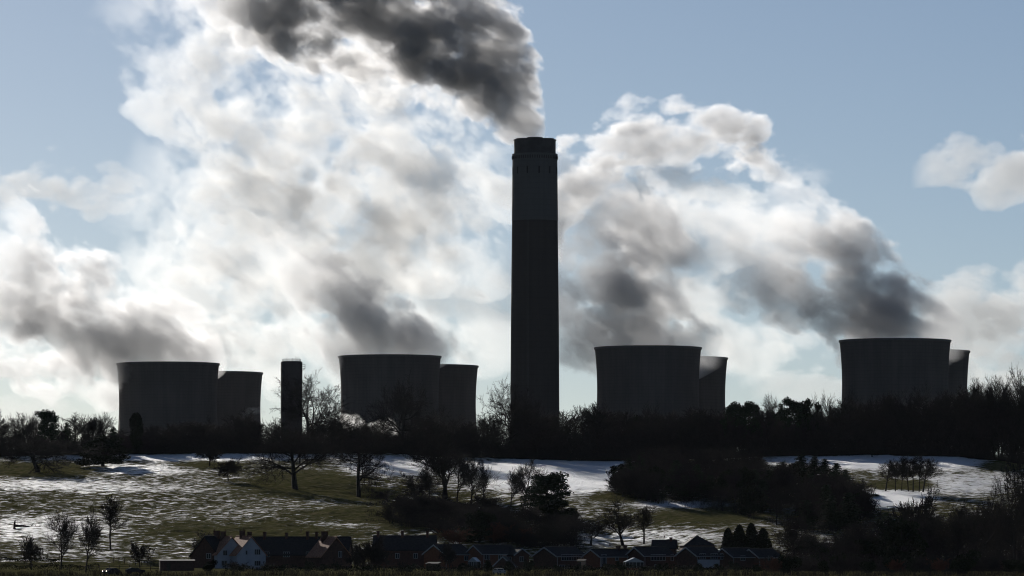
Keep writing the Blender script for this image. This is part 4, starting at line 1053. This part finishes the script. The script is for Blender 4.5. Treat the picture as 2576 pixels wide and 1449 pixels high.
    f = math_n(t, 'MULTIPLY_ADD', nz.outputs[0], B, math_n(t, 'SUBTRACT', 1.0 - B / 2 + bias, rho))
    if puff: f = math_n(t, 'ADD', f, math_n(t, 'MULTIPLY', math_n(t, 'SUBTRACT', 0.72, vo.outputs['Distance']), puff * 2))
    f = math_n(t, 'SUBTRACT', f, math_n(t, 'MULTIPLY', math_n(t, 'MAXIMUM', math_n(t, 'SUBTRACT', rho, 1.0), 0.0), 3.0))
    f = math_n(t, 'MULTIPLY', f, 1 / soft, clamp=True)
    f = math_n(t, 'MULTIPLY', f, so.outputs[2])
    f = math_n(t, 'MULTIPLY', f, dens)
    pv = t.nodes.new('ShaderNodeVolumePrincipled'); pv.inputs['Color'].default_value = (*col, 1); pv.inputs['Anisotropy'].default_value = g
    pv.inputs['Density Attribute'].default_value = ''; pv.inputs['Temperature Attribute'].default_value = ''
    t.links.new(f, pv.inputs['Density'])
    out = t.nodes.new('ShaderNodeOutputMaterial'); t.links.new(pv.outputs[0], out.inputs['Volume'])
    ob = link(name, me, m); ob.matrix_world = Matrix.Translation(P[0]) @ M.to_4x4()
    co = np.array([x[:] for x in vs_]); diag = float(np.linalg.norm(co.max(0) - co.min(0)))
    m.cycles.volume_step_rate = step / (diag / 10.0)
    m.cycles.homogeneous_volume = False; m.cycles.volume_sampling = 'DISTANCE'
    tag(ob, label, cat, group, kind)
    return ob

SM = dict(detail=6, rough=0.77)
plume('chimney_smoke', 'dark grey smoke streaming away from the top of the very tall chimney', 'smoke',
      [(1358, 350, 18, 2600), (1335, 295, 60, 2600), (1280, 232, 106, 2604), (1205, 165, 140, 2608), (1100, 82, 158, 2612), (960, 10, 150, 2620), (800, -20, 140, 2640), (640, -55, 125, 2660), (480, -85, 110, 2680)],
      0.155, feat=34, B=7.5, g=0.45, kd=0.7, col=(0.93, 0.93, 0.945), step=7, seed=1, soft=0.5, warp=20, bias=0.2, puff=1.1, **SM)
plume('steam_plume', 'heavy steam rolling off the biggest looking cooling tower pair, bright along its upper edge', 'steam',
      [(2428, 884, 16, 2590), (2370, 850, 66, 2590), (2290, 818, 110, 2590), (2200, 778, 134, 2590), (2110, 712, 144, 2595), (2030, 640, 165, 2600), (1950, 580, 160, 2620), (1840, 560, 130, 2640), (1730, 560, 110, 2660), (1620, 560, 90, 2680)],
      0.10, feat=44, B=7.0, g=0.45, kd=0.7, step=8, seed=2, soft=0.5, warp=27, bias=0.30, col=(0.965, 0.965, 0.98), dprof=[(0, 0.0), (0.125, 1), (0.3, 1), (0.5, 0.6), (0.65, 0.22), (1, 0.05)], **SM)
plume('steam_plume', 'dark bellied steam pouring from the cooling tower pair just past the chimney', 'steam',
      [(1822, 902, 16, 2690), (1765, 872, 66, 2680), (1680, 830, 112, 2680), (1575, 778, 140, 2690), (1450, 705, 140, 2700), (1330, 690, 120, 2715), (1210, 650, 100, 2730)],
      0.10, feat=42, B=7.0, g=0.45, kd=0.7, step=8, seed=3, soft=0.5, warp=27, bias=0.30, col=(0.965, 0.965, 0.98), dprof=[(0, 0.0), (0.125, 1), (0.5, 0.8), (0.7, 0.3), (1, 0)], **SM)
plume('steam_plume', 'dark knot of steam floating over the tower pair just past the chimney', 'steam',
      [(1760, 690, 40, 2760), (1690, 630, 85, 2760), (1610, 570, 105, 2760), (1530, 510, 100, 2760), (1450, 440, 80, 2760), (1390, 400, 50, 2760)],
      0.10, feat=42, B=7.0, g=0.45, kd=0.7, step=8, seed=13, soft=0.5, warp=27, bias=0.2, col=(0.965, 0.965, 0.98), dprof=[(0, 0), (0.15, 0.8), (0.5, 0.6), (1, 0.15)], **SM)
plume('steam_plume', 'slanting dark streak of steam above the cooling tower pair between the slim tower and chimney', 'steam',
      [(1112, 905, 25, 2785), (1050, 878, 72, 2785), (965, 864, 108, 2782), (885, 812, 104, 2780), (790, 715, 76, 2780), (710, 630, 56, 2780), (630, 550, 45, 2780)],
      0.095, feat=38, B=7.0, g=0.45, kd=0.7, step=8, seed=4, soft=0.5, warp=23, bias=0.30, col=(0.965, 0.965, 0.98), dprof=[(0, 1), (0.6, 0.8), (0.85, 0.3), (1, 0)], **SM)
plume('steam_plume', 'grey steam drifting from the leftmost cooling tower pair out of the picture', 'steam',
      [(556, 925, 25, 2790), (500, 888, 84, 2785), (420, 866, 118, 2782), (310, 865, 130, 2780), (190, 845, 155, 2770), (60, 730, 160, 2770), (-80, 620, 160, 2770)],
      0.08, feat=40, B=7.0, g=0.45, kd=0.7, step=8, seed=5, soft=0.5, warp=27, bias=0.30, col=(0.965, 0.965, 0.98), **SM)
plume('steam_cloud', 'broad bright drift of steam high behind the chimney smoke', 'steam',
      [(1330, 640, 110, 3050), (1180, 510, 190, 3060), (1000, 380, 215, 3080), (800, 250, 210, 3100), (600, 150, 200, 3120), (430, 60, 170, 3140), (280, -40, 120, 3150)],
      0.036, feat=50, B=9.5, g=0.45, step=11, seed=6, soft=0.6, warp=44, kd=0.33, bias=0.3, **SM)
plume('steam_cloud', 'low bright bank of steam over the slim round tower', 'steam',
      [(1310, 860, 70, 3000), (1130, 780, 140, 3010), (940, 690, 175, 3020), (740, 630, 190, 3030), (560, 570, 200, 3040), (420, 500, 160, 3050), (290, 420, 90, 3060)],
      0.036, feat=46, B=9.5, g=0.45, step=11, seed=7, soft=0.6, warp=40, kd=0.33, bias=0.3, **SM)
plume('steam_cloud', 'pale steam lying between the first two cooling tower pairs', 'steam',
      [(900, 910, 80, 3100), (700, 850, 130, 3100), (540, 780, 140, 3100), (400, 730, 120, 3100), (260, 680, 70, 3100)],
      0.036, feat=44, B=9.5, g=0.45, step=11, seed=8, soft=0.4, warp=37, kd=0.4, bias=0.3, **SM)
plume('steam_cloud', 'arching billow of steam in the blue sky past the chimney top', 'steam',
      [(1400, 560, 100, 2950), (1460, 410, 105, 2950), (1590, 330, 90, 2950), (1750, 325, 92, 2950), (1900, 365, 82, 2950), (2030, 415, 52, 2950), (2120, 445, 20, 2950)],
      0.10, feat=42, B=7.0, g=0.45, kd=0.6, step=8, seed=9, soft=0.5, warp=27, bias=0.08, col=(0.965, 0.965, 0.98), **SM)
plume('steam_cloud', 'bright ragged steam filling the space under the arching billow', 'steam',
      [(2060, 560, 40, 2900), (1960, 560, 75, 2900), (1850, 545, 95, 2900), (1740, 540, 100, 2900), (1620, 530, 120, 2900), (1500, 520, 125, 2900), (1390, 540, 90, 2900)],
      0.045, feat=40, B=9, g=0.45, step=8, seed=17, soft=0.6, warp=30, kd=0.4, bias=0.12, **SM)
plume('steam_cloud', 'thin grey steam in the gap between the two largest tower pairs', 'steam',
      [(2090, 870, 50, 2850), (1950, 860, 85, 2850), (1800, 810, 120, 2850), (1650, 720, 160, 2850), (1500, 680, 160, 2850), (1380, 700, 120, 2850)],
      0.05, feat=44, B=6.5, g=0.45, step=11, seed=10, soft=0.6, warp=34, kd=0.4, bias=0.12, **SM)
plume('steam_cloud', 'bright steam between the chimney shaft and the slanting dark streak', 'steam',
      [(1340, 480, 60, 3000), (1230, 500, 120, 3010), (1080, 560, 170, 3020), (920, 560, 180, 3030), (760, 470, 160, 3040), (600, 400, 120, 3050), (480, 330, 70, 3060)],
      0.036, feat=44, B=9.5, g=0.45, step=11, seed=47, soft=0.6, warp=40, kd=0.33, bias=0.1, **SM)
plume('steam_plume', 'thin bright steam leaving the rear tower of the leftmost pair', 'steam',
      [(665, 940, 10, 2970), (620, 915, 36, 2970), (560, 885, 50, 2970), (490, 850, 52, 2970), (410, 820, 40, 2970)],
      0.05, feat=30, B=6.0, g=0.4, kd=0.8, step=8, seed=41, soft=0.6, warp=10, bias=0.2, dprof=[(0, 0.1), (0.15, 1), (0.7, 0.7), (1, 0)], **SM)
plume('steam_plume', 'wispy steam blown from the rear tower next to the tall chimney', 'steam',
      [(1205, 924, 10, 2870), (1165, 900, 34, 2870), (1110, 875, 46, 2870), (1040, 840, 50, 2870), (960, 790, 40, 2870)],
      0.05, feat=30, B=6.0, g=0.4, kd=0.8, step=8, seed=42, soft=0.6, warp=10, bias=0.2, dprof=[(0, 0.1), (0.15, 1), (0.7, 0.7), (1, 0)], **SM)
plume('steam_puff', 'small bright puff of steam low behind the crest trees beside the slim round tower', 'steam',
      [(915, 1072, 12, 2480), (890, 1062, 20, 2480), (862, 1056, 20, 2480), (838, 1050, 14, 2480)], 0.10, feat=8, B=5, g=0.5, step=2.5, seed=31, soft=0.5, warp=4, **SM)
plume('steam_puff', 'bright tuft of steam low behind the gnarled crest oak', 'steam',
      [(1010, 1085, 12, 2480), (982, 1076, 22, 2480), (950, 1078, 20, 2480), (918, 1074, 10, 2480)], 0.10, feat=8, B=5, g=0.5, step=2.5, seed=32, soft=0.5, warp=4, **SM)
plume('steam_puff', 'thin curl of steam before the rear tower of the leftmost pair', 'steam',
      [(668, 1040, 8, 2700), (645, 1034, 14, 2700), (622, 1042, 10, 2700), (605, 1046, 5, 2700)], 0.05, feat=9, B=5, g=0.5, step=2.5, seed=33, soft=0.4, warp=4, **SM)
def far_cloud(label, path, seed, dens=0.011, feat=185, B=6.0):
    plume('cloud', label, 'cloud', path, dens, feat=feat, B=B, g=0.3, step=55, seed=seed, soft=0.4, warp=75, kd=0.6, bias=0.1, dprof=[(0, 0), (0.12, 1), (0.88, 1), (1, 0)], **SM)
far_cloud('lone pale cumulus high in the blue sky at the far side', [(2290, 440, 30, 12000), (2390, 400, 60, 12000), (2480, 430, 80, 12000), (2600, 400, 95, 12000), (2700, 400, 60, 12000)], 21)
far_cloud('warm tinted cumulus bank behind the biggest cooling tower pair', [(2290, 760, 30, 12000), (2380, 800, 100, 12000), (2480, 810, 130, 12000), (2620, 830, 150, 12000), (2760, 840, 100, 12000)], 22)
far_cloud('low cream cloud in the gap before the biggest cooling towers', [(1880, 985, 20, 12500), (1960, 970, 34, 12500), (2060, 975, 40, 12500), (2200, 985, 40, 12500), (2320, 990, 20, 12500)], 23)
far_cloud('cream cloud with a rounded top near the upper left of the towers', [(-120, 500, 60, 12000), (0, 490, 80, 12000), (140, 470, 90, 12000), (270, 480, 66, 12000), (400, 510, 40, 12000)], 24)
far_cloud('low cream cloud by the horizon behind the pasture end', [(-100, 1030, 30, 12500), (60, 1030, 40, 12500), (200, 1040, 34, 12500), (340, 1050, 18, 12500)], 25)
# ------------------------------------------------------------------ the air
m = bpy.data.materials.new('thin_haze'); m.use_nodes = True; t = m.node_tree; t.nodes.clear()
pv = t.nodes.new('ShaderNodeVolumePrincipled'); pv.inputs['Color'].default_value = (0.80, 0.88, 1.0, 1); pv.inputs['Density'].default_value = 0.0000028; pv.inputs['Anisotropy'].default_value = 0.3
pv.inputs['Density Attribute'].default_value = ''
out = t.nodes.new('ShaderNodeOutputMaterial'); t.links.new(pv.outputs[0], out.inputs['Volume'])
m.cycles.homogeneous_volume = True
b = MB(); b.box(-6050, 6050, -350, 9050, -8, 470); o = b.build('haze', m); tag(o, 'thin winter haze over the valley', 'haze', None, 'stuff')
